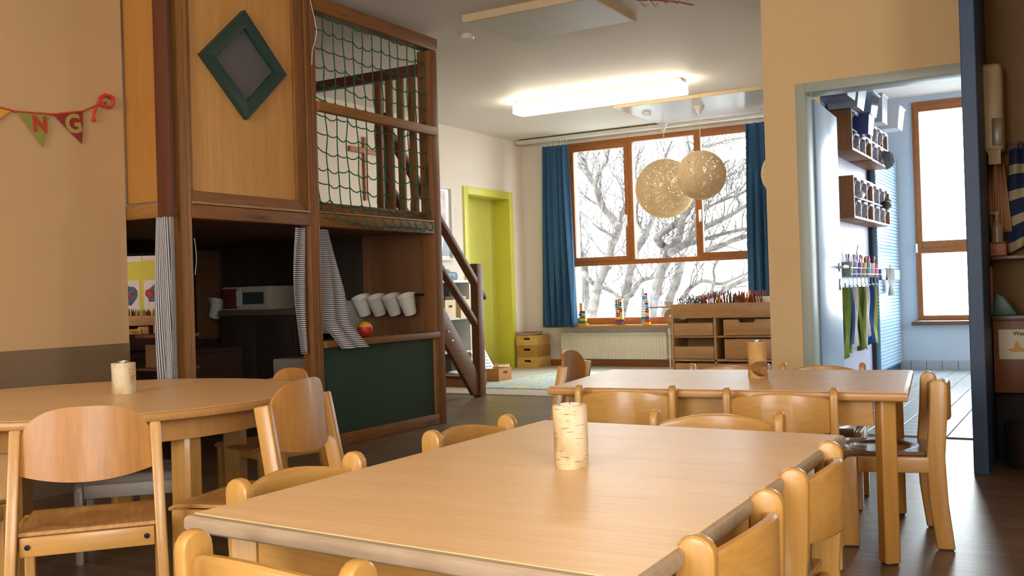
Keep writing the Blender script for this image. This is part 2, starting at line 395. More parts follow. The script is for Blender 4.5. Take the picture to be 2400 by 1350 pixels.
# ---- washroom floor tiles: single tiles near the threshold, the far ones joined
tilem = plain('grey_white_tile', '#c9cfd2', rough=.22, var=.05, vscale=3)
S('trim_4', G().box(-1.9, 2.05, 6.17, 10.88, .0, .004), plain('grey_grout', '#6d7276', rough=.8))
fl = SE('floor_washroom', (-.8, 8, 0))
tm = G().box(-.071, .071, -.071, .071, 0, .009, .002, seg=1).mesh('tile', tilem, False)
far = G()
ny = int((10.85-6.18)/.15)
for j in range(ny):
    for i in range(14):
        x, y = -1.72+i*.15, 6.25+j*.15
        if j < 14 and x < -.35 and x/y > -.255: link('tile', tm, fl, loc=(x+.8, y-8, 0))
        else: far.box(x-.071, x+.071, y-.071, y+.071, 0, .009)
partw('far_tile', far, tilem, fl, kind='stuff', smooth=False)
bs = SE('baseboard_washroom', (-1, 10.87, .05))
bt = G().box(-.071, .071, -.008, .008, -.048, .05, .002, seg=1).mesh('tile', plain('base_tile', '#a9b2ba', rough=.25, var=.05), False)
for i in range(11): link('tile', bt, bs, loc=(-.70+i*.148, 0, 0))
gs = G()
for i in range(30): gs.box(-1.78, -1.765, 7.0+i*.1283, 7.12+i*.1283, .002, .1)
partw('side_tile', gs, MATS['base_tile'], bs, kind='stuff', smooth=False)

# ---------------------------------------------------------------- outdoors: bare trees before a white sky
bark = plain('grey_bark', '#5c5652', rough=.9, var=.4, vscale=8, bump=.5, bscale=40, spec=.1)
TREE = [
(0.063,0.03,[(-6.74,13.97,0.33),(-6.79,14.37,0.96),(-6.65,14.31,1.19),(-6.36,13.95,1.51),(-6.33,14.25,1.88)]),
(0.042,0.01,[(-6.21,13.97,1.86),(-6.52,14.37,2.08),(-6.63,14.31,2.23),(-6.57,13.95,2.49),(-6.84,14.25,2.8),(-6.96,14.42,2.98),(-6.88,14.01,3.1)]),
(0.02,0.005,[(-6.53,13.86,2.53),(-6.48,13.85,2.69),(-6.51,14.24,2.92),(-6.33,13.99,3.11),(-6.15,13.77,3.23)]),
(0.03,0.01,[(-6.43,14.47,1.89),(-6.43,14.61,2.14),(-6.14,14.2,2.29),(-6.23,14.32,2.64),(-6.26,14.65,2.94)]),
(0.013,0.005,[(-6.57,14.2,2.22),(-6.94,14.55,2.37),(-6.97,14.24,2.48),(-7.05,14.09,2.55)]),
(0.013,0.004,[(-6.66,13.86,2.75),(-6.91,14.12,2.85),(-7.12,14.33,2.99),(-6.97,13.93,2.99)]),
(0.013,0.005,[(-6.83,13.92,1.46),(-6.71,13.66,1.78),(-6.9,14.03,2.12),(-6.95,14.06,2.34)]),
(0.016,0.007,[(-6.27,13.98,1.73),(-6.39,13.58,1.87),(-6.67,13.77,2.07),(-6.97,14.05,2.21)]),
(0.049,0.039,[(-7.15,14.76,0.37),(-7.31,15.02,0.57),(-7.42,15.23,1.22),(-7.26,14.83,1.5)]),
(0.057,0.035,[(-6.85,15.37,0.34),(-6.87,15.5,0.58),(-6.62,15.1,0.83),(-6.6,15.23,1.19),(-6.62,15.55,1.55),(-6.28,15.21,1.82)]),
(0.032,0.007,[(-6.35,15.37,1.83),(-6.27,15.5,2.1),(-5.99,15.1,2.34),(-5.92,15.23,2.62),(-6.07,15.55,3.01),(-5.78,15.21,3.3)]),
(0.021,0.007,[(-6.25,15.1,1.81),(-6.48,15.45,1.97),(-6.41,15.14,2.13),(-6.3,14.99,2.49),(-6.51,15.4,2.9),(-6.37,15.28,3.23)]),
(0.028,0.017,[(-7.26,14.87,1.22),(-6.97,14.47,1.09),(-6.93,14.67,1.0),(-6.83,14.94,0.91),(-6.47,14.57,0.76)]),
(0.034,0.017,[(-6.55,14.75,0.76),(-6.38,14.76,0.84),(-6.38,15.14,1.05),(-6.06,14.89,1.1)]),
(0.054,0.038,[(-5.67,13.8,0.33),(-5.57,13.67,0.68),(-5.33,13.35,1.08),(-5.36,13.69,1.33),(-5.34,13.79,1.46)]),
(0.04,0.027,[(-5.25,13.56,1.45),(-5.41,13.71,1.55),(-5.33,13.3,1.64),(-5.23,13.42,1.75),(-5.11,13.75,1.92),(-4.85,13.42,2.09)]),
(0.043,0.009,[(-5.25,13.56,1.45),(-5.16,13.71,1.63),(-4.95,13.3,1.85),(-4.91,13.42,2.09),(-5.06,13.75,2.49),(-4.84,13.42,2.75),(-4.83,13.3,2.97)]),
(0.036,0.009,[(-5.04,13.07,1.41),(-5.01,13.47,1.52),(-4.73,13.42,1.72),(-4.3,13.05,1.82),(-4.02,13.34,2.02),(-3.78,13.52,2.25)]),
(0.024,0.009,[(-5.01,13.29,1.49),(-4.82,13.65,1.58),(-4.4,13.35,1.64),(-3.98,13.19,1.69),(-3.82,13.59,1.73)]),
(0.02,0.007,[(-4.76,12.96,1.58),(-4.65,13.21,1.94),(-4.42,13.43,2.11),(-3.92,13.04,2.19),(-3.65,13.07,2.43)]),
(0.019,0.006,[(-5.04,13.95,2.13),(-4.65,13.6,2.32),(-4.37,13.52,2.44),(-4.19,13.92,2.58)]),
(0.012,0.005,[(-4.95,13.92,2.44),(-4.54,13.66,2.59),(-4.41,14.03,2.77),(-4.1,14.06,2.86)]),
(0.029,0.011,[(-4.58,12.96,1.4),(-4.36,13.21,1.48),(-4.13,13.43,1.6),(-3.66,13.04,1.61)]),
(0.012,0.005,[(-5.03,13.86,3.06),(-4.78,13.85,2.94),(-4.59,14.24,3.06),(-4.18,13.99,3.04)]),
(0.035,0.014,[(-5.04,12.96,0.54),(-4.78,12.95,0.71),(-4.74,13.34,0.76),(-4.35,13.1,0.84),(-4.09,12.86,0.94),(-3.98,13.26,1.03),(-3.74,13.24,1.08)]),
(0.024,0.009,[(-4.97,13.29,0.77),(-4.97,13.65,0.93),(-4.67,13.35,1.01),(-4.37,13.19,0.96),(-4.12,13.59,1.1)]),
(0.017,0.006,[(-4.47,13.07,0.85),(-4.56,13.47,1.02),(-4.55,13.42,1.17),(-4.32,13.05,1.33)]),
(0.051,0.033,[(-5.89,14.85,0.29),(-5.63,14.5,0.76),(-5.45,14.42,1.08),(-5.52,14.82,1.42)]),
]
S('ground', G().box(-40, 40, 11.2, 70, -2.2, -2.0), plain('pale_winter_ground', '#8d8f90', rough=.95, var=.1, vscale=1))
def smooth_pts(pts, k=4):
    out = []
    P = [Vector(p) for p in pts]; n = len(P)
    for i in range(n-1):
        a, b_, c, d = P[max(i-1,0)], P[i], P[i+1], P[min(i+2,n-1)]
        for j in range(k):
            t = j/k
            out.append(.5*((2*b_)+(c-a)*t+(2*a-5*b_+4*c-d)*t*t+(3*b_-a-3*c+d)*t**3))
    out.append(P[-1]); return out
def twig(g, p, d, r, depth, rng):
    L = rng.uniform(.3, .7); pts = [p]; q = p.copy(); dd = d.copy()
    for i in range(4):
        dd = (dd + Vector((rng.uniform(-.35,.35), rng.uniform(-.3,.3), rng.uniform(-.15,.35)))).normalized(); q = q+dd*L/4; pts.append(q)
    g.tube(pts, [r, r*.85, r*.7, r*.5, r*.3], 4, cap=False)
    if depth > 0:
        for i in (2, 3, 4):
            if rng.random() < .8:
                nd = (dd + Vector((rng.uniform(-.9,.9), rng.uniform(-.6,.6), rng.uniform(-.5,.9)))).normalized(); twig(g, pts[i], nd, r*.6, depth-1, rng)
rng = random.Random(3)
groups = [('bare grey tree with a thick forked trunk outside behind the left window pane', [0,1,2,3,4,5,6,7]),
          ('slender bare tree standing behind the thicker one, seen through the middle pane', [8,9,10,11,12,13]),
          ('spreading bare tree with long sweeping branches outside behind the pencil cabinet', list(range(14,28)))]
for lab, ids in groups:
    base = TREE[ids[0]][2][0]
    t = T('bare_tree', lab, 'tree', (base[0], base[1], -2.0)); t['group'] = 'bare trees outside the window'
    tr, bn, tw = G(), G(), G()
    for i in ids:
        ra, rb, pts = TREE[i]; ra *= 1.6; rb *= 1.7
        if pts[0][2] < .4: pts = [(pts[0][0]-.1, pts[0][1], -2.05), (pts[0][0]-.05, pts[0][1], -.8)] + pts
        sp = smooth_pts(pts); n = len(sp)
        rr = [(ra+(rb-ra)*k/(n-1))*rng.uniform(.88, 1.12) for k in range(n)]
        (tr if ra > .055 else bn).tube(sp, rr, 9 if ra > .03 else 6)
        for k in range(n//5, n):
            if sp[k].z > 1.25 or rng.random() < .45:
                d = (sp[min(k+1,n-1)]-sp[k-1]).normalized()
                d = (d+Vector((rng.uniform(-1,1), rng.uniform(-.8,.8), rng.uniform(-.4,1)))).normalized()
                twig(tw, sp[k], d, max(.006, min(rr[k]*.5, .013)), 2, rng)
    L = t.location
    for nm, gg in (('trunk', tr), ('branch', bn), ('twigs', tw)):
        o = part(nm, gg, bark, t, kind='stuff' if nm == 'twigs' else None); o.location = -L

# ================================================================ TABLES, CHAIRS, CANDLES
lam = lambda ax: wood('beech_laminate', '#e0b47a', '#eac28c', ax, rough=.36, sc=.9, streak=.08, spec=.35)
edgew = lambda ax: wood('table_lipping', '#9c866a', '#ab9376', ax, rough=.55, streak=.15)
edger = lambda ax: wood('table_lipping_warm', '#b98447', '#c99455', ax, rough=.38, coat=.1, streak=.1)
ZT = .555
def inset(P, d):
    c = sum((Vector((p[0], p[1])) for p in P), Vector((0, 0)))/len(P)
    return [tuple(c + (Vector(p)-c).normalized()*((Vector(p)-c).length-d*1.41)) for p in P]
def rect_table(quad, name, label, edge, leg_in, grain):
    c = sum((Vector(p) for p in quad), Vector((0, 0)))/4
    t = T(name, label, 'table', (c.x, c.y, 0))
    q = [Vector(p)-c for p in quad]
    g = G(); g.prism([tuple(p) for p in q], 'xy', ZT-.028, ZT, .009, seg=3); part('table_edging', g, edge(grain), t)
    qi = inset([tuple(p) for p in q], .012)
    part('tabletop', G().prism(qi, 'xy', ZT-.003, ZT+.0012, .0008, seg=1), lam(grain), t)
    corner = []
    for i, p in enumerate(q):
        e1 = (q[(i+1)%4]-p).normalized(); e2 = (q[i-1]-p).normalized(); k = p+(e1+e2)*leg_in
        a = math.atan2(e1.y, e1.x); corner.append((k, e1, e2))
        M = Matrix.Translation((k.x, k.y, 0)) @ Matrix.Rotation(a, 4, 'Z')
        M = M @ Matrix.Rotation(R(32), 4, 'Z'); h = .026
        g = G(); g.prism([(-h+.006,-h),(h-.006,-h),(h,-h+.006),(h,h-.006),(h-.006,h),(-h+.006,h),(-h,h-.006),(-h,-h+.006)], 'xy', .006, ZT-.028, .003, M)
        lg = part('leg', g, beech('Z'), t)
        link('foot_cap', G().box(-h+.006, h-.006, -h+.006, h-.006, 0, .008, .002, M).mesh('foot_cap', plain('dark_glide', '#2c2620', rough=.6)), lg)
    for i in range(4):
        a, b_ = corner[i][0], corner[(i+1)%4][0]; d = (b_-a).normalized()
        a2, b2 = a+d*.036, b_-d*.036
        g = G(); g.bar((a2.x, a2.y, ZT-.071), (b2.x, b2.y, ZT-.071), .022, .086)
        part('apron', g, beech('X' if abs(d.x) > abs(d.y) else 'Y'), t)
    return t
rect_table([(-1.297,1.138),(-.476,1.078),(-.500,2.360),(-1.305,2.396)], 'rectangular_table', 'large beech laminate table closest to the camera with a tall birch candle', edgew, .075, 'X')
rect_table([(-1.738,3.222),(-.505,3.297),(-.618,4.183),(-1.855,4.025)], 'rectangular_table', 'beech table in front of the blue washroom door, holding the knotty candle', edger, .072, 'X')

def half_table(side, label, legs):
    """half-round table; the straight side lies along the seam"""
    cx, cy, rad = -3.316, 2.511, .795; th = R(106.8)
    t = T('half_round_table', label, 'table', (cx, cy, 0), 0, 'half-round tables joined to a circle')
    a0 = th - PI if side > 0 else th; off = Vector((math.sin(th), -math.cos(th)))*.0035*side
    def half(r, n=40, ins=0):
        return [(off.x*(1+ins*8) + r*math.cos(a0+PI*i/n), off.y*(1+ins*8) + r*math.sin(a0+PI*i/n)) for i in range(n+1)]
    part('table_edging', G().prism(half(rad), 'xy', ZT-.028, ZT, .008, seg=2), edger('X'), t)
    part('tabletop', G().prism(half(rad-.02, ins=.1), 'xy', ZT-.003, ZT+.0012, .0008, seg=1), lam('X'), t)
    n = 28; out = [(.71*math.cos(a0+.06+(PI-.12)*i/n), .71*math.sin(a0+.06+(PI-.12)*i/n)) for i in range(n+1)]
    inn = [(.688*math.cos(a0+.06+(PI-.12)*i/n), .688*math.sin(a0+.06+(PI-.12)*i/n)) for i in range(n+1)][::-1]
    part('apron', G().prism(out+inn, 'xy', ZT-.105, ZT-.029), edger('Z'), t)
    for (a, r) in legs:
        M = Matrix.Translation((r*math.cos(R(a)), r*math.sin(R(a)), 0)) @ Matrix.Rotation(R(a+20), 4, 'Z'); h = .04
        g = G().prism([(-h+.012,-h),(h-.012,-h),(h,-h+.012),(h,h-.012),(h-.012,h),(-h+.012,h),(-h,h-.012),(-h,-h+.012)], 'xy', .006, ZT-.029, .004, M)
        lg = part('leg', g, beech('Z'), t)
        link('foot_cap', G().box(-h+.008, h-.008, -h+.008, h-.008, 0, .008, .002, M).mesh('foot_cap', MATS['dark_glide']), lg)
    return t
half_table(1, 'half of the round table farther from the taupe wall, beside the chalkboard playhouse', [(-12, .64), (38, .66), (82, .62), (-62, .64)])
half_table(-1, 'half of the round table nearer the taupe wall painted below the bunting', [(135, .64), (200, .64), (-82, .38), (115, .42)])

seatb = wood('brown_seat_laminate', '#6e4428', '#7f5232', 'X', rough=.16, coat=.7, streak=.08)
def arc(cx, cy, r, a0, a1, n=5): return [(cx+r*math.cos(R(a0+(a1-a0)*i/n)), cy+r*math.sin(R(a0+(a1-a0)*i/n))) for i in range(n+1)]
def seat_grid(g, xw, y0, y1, zt, th, dish=(0, .01, .115, .009), fall=.02, n=18):
    def top(u, v):
        x = -xw+2*xw*u; y = y0+(y1-y0)*v; d = math.hypot(x-dish[0], y-dish[1]); z = zt
        if d < dish[2]: z -= dish[3]*min(1, (1-(d/dish[2])**2)*2.2)
        f = (y-(y1-.035))/.035
        if f > 0: z -= fall*f*f
        return Vector((x, y, z))
    g.grid(top, n, n); return g.solid(th)
def chair_b(label, group):
    t = T('beech_chair', label, 'chair', (0,0,0), 0, group)
    for s in (-1, 1):
        x0, x1 = sorted((s*.18, s*.154))
        lg = part('leg', G().prism([(.096,.004),(.15,.004),(.152,.272)]+arc(.112,.272,.04,0,90)+[(.096,.312)], 'yz', x0, x1, .006), beech('Z'), t)
        link('foot_cap', G().box(x0+.004, x1-.004, .1, .146, 0, .006, .002).mesh('foot_cap', MATS['dark_glide']), lg)
        part('side_rail', G().prism([(-.14,.258),(.096,.258),(.096,.312),(-.14,.312)], 'yz', x0+.0005, x1-.0005, .004), beech('Y'), t)
        bp_ = [(-.205,.004),(-.148,.004),(-.128,.16),(-.122,.31),(-.134,.44),(-.140,.545)]+arc(-.168,.545,.028,0,180,8)[1:]+[(-.192,.44),(-.182,.31),(-.188,.16)]
        bk = part('back_post', G().prism(bp_, 'yz', x0, x1, .008, seg=3), beech('Z'), t)
        link('foot_cap', G().box(x0+.004, x1-.004, -.2, -.153, 0, .006, .002).mesh('foot_cap', MATS['dark_glide']), bk)
    part('seat', seat_grid(G(), .1535, -.148, .165, .326, .012), seatb, t, 'brown seat with a round hollow')
    part('front_rail', G().box(-.154, .154, .11, .13, .26, .31, .004), beech('X'), t)
    part('rear_rail', G().box(-.154, .154, -.165, -.145, .26, .30, .004), beech('X'), t)
    g = G(); N = 16; rings = []
    for i in range(N+1):
        x = -.158+.316*i/N; k = 1-(x/.158)**2; ym = -.168-.044*k; zt = .535+.024*k; zb = .43-.004*k; h = .0105
        sec = [(-h, zb+.006), (-h+.003, zb), (h-.003, zb), (h, zb+.006), (h, zt-.012), (h-.002, zt-.004), (h-.006, zt), (-h+.006, zt), (-h+.002, zt-.004), (-h, zt-.012)]
        rings.append([g.bm.verts.new((x, ym+a, z)) for a, z in sec])
    for a, c in zip(rings, rings[1:]):
        for k in range(10): g.bm.faces.new((a[k], a[(k+1)%10], c[(k+1)%10], c[k]))
    g.bm.faces.new(rings[0]); g.bm.faces.new(rings[-1][::-1])
    part('backrest', g, beech('X'), t)
    return t
def chair_a(label, group):
    t = T('beech_chair', label, 'chair', (0,0,0), 0, group)
    for s in (-1, 1):
        M = None
        p0, p1 = Vector((s*.195, -.225, .004)), Vector((s*.176, -.125, .575))
        bk = part('back_post', G().bar(p0, p1, .029, .045, (1,0,0) if False else (0,1,0), b=.006), beech('Z'), t)
        link('foot_cap', G().box(p0.x-.012, p0.x+.012, p0.y-.018, p0.y+.018, 0, .006).mesh('foot_cap', MATS['dark_glide']), bk)
        lg = part('leg', G().box(s*.178-.015, s*.178+.015, .105, .15, .004, .298, .006), beech('Z'), t)
        link('foot_cap', G().box(s*.178-.012, s*.178+.012, .11, .145, 0, .006).mesh('foot_cap', MATS['dark_glide']), lg)
        part('side_rail', G().box(s*.184-.009, s*.184+.009, -.17, .11, .25, .298, .004), beech('Y'), t)
    rr = part('rear_rail', G().box(-.168, .168, -.182, -.162, .245, .297, .004), beech('X'), t)
    for s in (-1, 1):
        Mb = Matrix.Translation((s*.148, -.182, .272)) @ Matrix.Rotation(R(90), 4, 'X')
        link('bolt', G().lathe([(.0075, -.002), (.0075, .003), (.004, .0035), (.0035, .001), (.0001, .001)], 12, M=Mb).mesh('bolt', plain('black_bolt', '#16181c', rough=.4, metal=.5)), rr, 'black bolt head')
    part('front_rail', G().box(-.165, .165, .115, .135, .25, .297, .004), beech('X'), t)
    part('seat', seat_grid(G(), .170, -.172, .175, .309, .010, (0, 0, .135, .008), .012), beech_dark('Y'), t)
    g = G()
    def bd(u, v):
        x = -.166+.332*u; q = x/.168; k = 1-q*q
        zt =   .535+.098*max(0, 1-abs(q)**3.0)**.55; zb = .455-.022*k
        z = zb+(zt-zb)*v
        return Vector((x, -.165+(z-.45)*.10-.042*k+.02, z))
    g.grid(bd, 20, 8, uv=False); g.solid(.011)
    part('backrest', g, wood('beech_ply', '#ab7236', '#bd8644', 'Z', rough=.42, coat=.1, sc=.8, streak=.12), t)
    return t
GB = 'beech chairs with arched backs'; GA = 'beech chairs with rounded plywood backs'
cb = chair_b('arched-back chair tucked at the candle table, closer of two beside the round table', GB)
cb.location = (-1.385, 1.515, 0); cb.rotation_euler = (0, 0, R(-90))
for x, y, a, sc, lab in [
    (-1.405, 2.185, -93, 1, 'arched-back chair at the large table, just in front of the chalkboard base'),
    (-.975, 1.0, -6, 1, 'arched-back chair cropped at the bottom edge, at the large table\'s near end'),
    (-.467, 1.44, 90, 1, 'arched-back chair cropped at the lower corner, at the large table\'s long side'),
    (-.482, 1.975, 92, 1, 'arched-back chair at the large table corner next to the far table\'s front leg'),
    (-.88, 2.575, 186, 1, 'arched-back chair at the far short end of the large table'),
    (-1.417, 3.2, 9, 1, 'arched-back chair with its back to the tall birch candle, at the rear table'),
    (-.883, 3.215, 11, 1, 'arched-back chair showing a shiny brown seat, at the rear table\'s near side'),
    (-1.41, 4.325, 186, .985, 'arched-back chair behind the rear table, in front of the pencil cabinet'),
    (-1.02, 4.405, 186, .985, 'arched-back chair behind the rear table, in front of the blue door'),
    (-.657, 3.73, 103, 1, 'arched-back chair seen whole from its side at the rear table\'s end'),
    ]:
    # listed positions are those of the back; the seat centre lies in front of it
    a_ = R(a); dx, dy = -math.sin(a_), math.cos(a_); k = 0 if a == 103 else .168*sc
    dup(cb, (x+dx*k, y+dy*k, 0), a_, lab, None, sc if sc != 1 else None)
cb.location = (-1.385+.168, 1.515, 0)
ca = chair_a('rounded-back chair seen from behind in the lower corner, pulled up to the round table', GA)
for i, (x, y, a, sc, lab) in enumerate([
    (-2.388, 1.769, 49.4, 1, None),
    (-2.06, 2.235, 105, 1.06, 'rounded-back chair standing in front of the chalkboard, at the round table'),
    (-1.985, 3.95, -80, 1.02, 'rounded-back chair at the rear table\'s end, before the white radiator'),
    (-3.11, 3.34, 165, .95, 'low rounded-back chair peeking over the far rim of the round table'),
    (-3.05, 1.60, 18, .98, 'rounded-back chair at the round table, mostly cut off by the picture edge')]):
    a_ = R(a); dx, dy = -math.sin(a_)*.125*sc, math.cos(a_)*.125*sc
    if i == 0: ca.location = (x+dx, y+dy, 0); ca.rotation_euler = (0,0,a_)
    else: dup(ca, (x+dx, y+dy, 0), a_, lab, None, sc if sc != 1 else None)
# low grey stool under the round table
gw = plain('grey_stool_surface', '#8f8578', rough=.35, coat=.3, var=.08)
t = T('low_stool', 'low grey stool pushed under the round table', 'stool', (-3.06, 2.47, 0), R(-135))
for s in (-1, 1):
    x0, x1 = sorted((s*.19, s*.163))
    for (ya_, yb_, top) in ((.10, .15, 1), (-.15, -.10, 0)):
        pts = [(ya_,.0),(yb_,.0),(yb_,.255)] + (arc(.115,.255,.035,0,90) if top else [(yb_,.29)]) + [(ya_,.29)]
        part('leg', G().prism(pts, 'yz', x0, x1, .006), gw, t)
    part('side_rail', G().box(x0, x1, -.1, .1, .24, .29, .004), gw, t)
part('front_rail', G().box(-.163, .163, .115, .135, .225, .285, .004), gw, t)
part('rear_rail', G().box(-.163, .163, -.135, -.115, .225, .285, .004), gw, t)
part('seat', seat_grid(G(), .162, -.15, .155, .303, .012), gw, t)

# ---- birch log candles
mt, nt, b = newmat('birch_bark')
mp = coords(nt, (9, 9, 5)); n1 = nn(nt, 'ShaderNodeTexNoise', i_Scale=1.6, i_Detail=6.0); nt.links.new(mp.outputs[0], n1.inputs['Vector'])
rp = ramp(nt, [(.3, srgb('#ab8a58')), (.48, srgb('#d2bc92')), (.7, srgb('#e6dac0'))]); nt.links.new(n1.outputs['Fac'], rp.inputs[0])
mp2 = coords(nt, (40, 40, 260)); n2 = nn(nt, 'ShaderNodeTexNoise', i_Scale=1.0, i_Detail=2.0); nt.links.new(mp2.outputs[0], n2.inputs['Vector'])
r2_ = ramp(nt, [(.64, (1,1,1,1)), (.70, (.36,.24,.15,1))]); nt.links.new(n2.outputs['Fac'], r2_.inputs[0])
mx = nn(nt, 'ShaderNodeMix', data_type='RGBA', blend_type='MULTIPLY'); mx.inputs[0].default_value = .85
nt.links.new(rp.outputs[0], mx.inputs[6]); nt.links.new(r2_.outputs[0], mx.inputs[7]); nt.links.new(mx.outputs[2], b.inputs['Base Color'])
b.inputs['Roughness'].default_value = .6
bp = nn(nt, 'ShaderNodeBump', i_Strength=.3, i_Distance=.002); nt.links.new(n1.outputs['Fac'], bp.inputs['Height']); nt.links.new(bp.outputs[0], b.inputs['Normal'])
BARK = mt
BARKA = mt.copy(); BARKA.name = 'amber_birch_bark'
for e_, h_ in zip(BARKA.node_tree.nodes['Color Ramp'].color_ramp.elements, ('#8f6230', '#b98c50', '#d2aa72')): e_.color = srgb(h_)
cutw = wood('cut_birch_end', '#d8bd8a', '#e6d0a4', 'X', rough=.7)
wax = plain('white_wax', '#efe9dc', rough=.4); alu = plain('tealight_cup', '#cfcfd4', rough=.25, metal=.9)
def candle(loc, rad, h, label, ph, waist=0, stub=False, cup=True):
    t = T('birch_candle', label, 'candle', loc, ph)
    wob = lambda a, z: 1+.035*math.sin(2*a+ph)+.02*math.sin(3*a+z*30)
    n = 9; prof = [(rad*(1-waist*math.sin(PI*k/n)), h*k/n) for k in range(n+1)]
    lg = part('log', G().lathe([(rad*.96, 0)]+prof[1:], 40, wob=wob), BARK, t)
    link('cut_end', G().lathe([(rad*.95, h-.002), (rad*.93, h+.001), (.021, h+.001), (.021, h-.001), (.0001, h-.001)], 32, wob=lambda a, z: wob(a, h)).mesh('cut_end', cutw), lg)
    tl = part('tealight', G().lathe([(.0195, h-.001), (.02, h+(.008 if cup else .0025)), (.018, h+(.008 if cup else .0025)), (.0175, h+(.004 if cup else .0015)), (.0001, h+(.005 if cup else .0017))], 24), alu if cup else wax, t)
    link('wick', G().tube([(0,0,h), (.0005,0,h+.006), (.002,0,h+.011)], .0008, 5).mesh('wick', plain('black_wick', '#1c1815')), tl)
    if stub:
        d = Vector((.75, -.55, .15))
        part('branch_stub', G().tube([(.0,.0,.045), Vector((0,0,.03))+d*.03, Vector((0,0,.024))+d*.05, Vector((0,0,.022))+d*.066], [.036, .030, .021, .015], 12), plain('brown_knot_bark', '#8a5f34', rough=.7, var=.3, vscale=30, bump=.3), t)
    return t, lg
candle((-.898, 1.756, ZT+.001), .0331, .1227, 'thick pale birch log candle on the nearest table', .4, cup=False)
k, lg_ = candle((-1.102, 3.723, ZT+.001), .0364, .136, 'amber birch log candle with a cut branch stub on the rear table', -.3, .09, True)
lg_.data.materials[0] = BARKA
candle((-3.306, 2.621, ZT+.001), .045, .12, 'birch log candle with a silver tealight on the round table', 1.2, .02)

# ================================================================ PLAYHOUSE
XF = -4.01
ph = T('playhouse', 'tall stained-wood playhouse with netted balcony, chalkboard front and diamond window', 'playhouse', (-5.05, 4.7, 0))
# posts
g = G(); g.box(-4.11, XF, 3.555, 3.598, 0, 2.785, .006).box(-4.11, XF-.004, 3.60, 3.632, 0, 2.785, .006); partw('post', g, pine_l('Z'), ph)
g = G(); g.box(-4.095, XF, 4.53, 4.572, 0, 2.785, .006).box(-4.095, XF+.003, 4.574, 4.615, 0, 2.785, .006); partw('post', g, pine('Z'), ph)
g = G(); g.box(-4.12, XF, 5.825, 5.918, 0, 2.65, .006); partw('post', g, pine('Z'), ph)
partw('corner_board', G().box(-4.09, -3.985, 3.475, 3.497, 1.344, 2.78, .003), darkwood('Z'), ph)
# beams and rails
partw('beam', G().box(-4.11, XF+.002, 3.632, 4.53, 1.345, 1.418, .005), pine('Y'), ph)
partw('beam', G().box(-4.11, XF+.002, 4.615, 5.825, 1.345, 1.425, .005), pine('Y'), ph)
partw('beam', G().box(-4.35, -4.085, 3.48, 3.53, 1.345, 1.418, .005), pine_l('X'), ph)
partw('beam', G().box(-4.10, XF+.004, 4.616, 5.925, 2.655, 2.745, .005), pine('Y'), ph)
partw('beam', G().box(-6.1, -4.11, 5.86, 5.918, 2.50, 2.575, .005), darkwood('X'), ph)
partw('handrail', G().box(-4.03, -3.985, 4.612, 5.868, 2.042, 2.102, .004), pine_l('Y'), ph)
partw('kick_board', G().box(-4.10, -4.07, 4.62, 5.82, 1.425, 1.50, .003), pine('Y'), ph)
g = G(); g.box(-6.1, -4.04, 3.53, 5.9, 1.36, 1.42).box(-5.6, -4.66, 5.9, 6.32, 1.36, 1.42); partw('platform', g, pine('X'), ph)
g = G(); g.box(-4.03, XF+.006, 3.632, 4.53, 1.420, 1.434, .001).box(-4.03, XF+.004, 4.615, 5.82, 1.427, 1.437, .001); partw('platform_edge', g, wood('ply_edge', '#8a6236', '#c29358', 'Y', sc=2.2), ph)
for x in (-4.52, -4.42, -4.32, -4.215):
    partw('baluster', G().box(x-.024, x+.024, 5.87, 5.905, 1.42, 2.50, .003), pine('Z'), ph)
# front plywood panel with its trim
pan = partw('panel', G().box(-4.06, -4.045, 3.632, 4.53, 1.434, 2.78), ply('Z'), ph)
def trimp(pts): return link('panel_trim', G().prism(pts, 'yz', -4.045, -4.02, .004).mesh('panel_trim', pine('Z' if pts[0][1] > 1.5 else 'Y')), pan)
trimp([(3.634,1.436),(4.528,1.436),(4.44,1.49),(3.634,1.49)])
trimp([(4.528,2.78),(4.44,2.78),(4.44,1.492),(4.528,1.438)])
trimp([(3.634,2.78),(3.634,1.492),(3.652,1.492),(3.652,2.78)])
dgreen = plain('dark_green_paint', '#243f35', rough=.5, var=.06)
cy_, cz_ = 4.045, 2.216
def dia(r, rz_): return [(cy_, cz_+rz_), (cy_-r, cz_), (cy_, cz_-rz_), (cy_+r, cz_)]
g = G()
for i in range(4):
    o_ = dia(.322, .303); i_ = dia(.222, .206)
    g.prism([o_[i], o_[(i+1)%4], i_[(i+1)%4], i_[i]], 'yz', -4.045, -4.008, .003)
df = partw('diamond_frame', g, dgreen, ph, 'dark green diamond window frame')
mt, nt, b = newmat('perforated_sheet')
tc = nn(nt, 'ShaderNodeTexCoord'); mp = nn(nt, 'ShaderNodeMapping'); mp.inputs['Scale'].default_value = (92, 92, 92); mp.inputs['Rotation'].default_value = (R(45), 0, 0)
nt.links.new(tc.outputs['Object'], mp.inputs[0]); fr = nn(nt, 'ShaderNodeVectorMath', operation='FRACTION'); nt.links.new(mp.outputs[0], fr.inputs[0])
sb = nn(nt, 'ShaderNodeVectorMath', operation='SUBTRACT'); sb.inputs[1].default_value = (.5, .5, .5); nt.links.new(fr.outputs[0], sb.inputs[0])
mu = nn(nt, 'ShaderNodeVectorMath', operation='MULTIPLY'); mu.inputs[1].default_value = (0, 1, 1); nt.links.new(sb.outputs[0], mu.inputs[0])
ln = nn(nt, 'ShaderNodeVectorMath', operation='LENGTH'); nt.links.new(mu.outputs[0], ln.inputs[0])
rp = ramp(nt, [(.26, srgb('#b3aca6')), (.34, srgb('#26262c'))]); nt.links.new(ln.outputs['Value'], rp.inputs[0]); nt.links.new(rp.outputs[0], b.inputs['Base Color']); b.inputs['Roughness'].default_value = .6
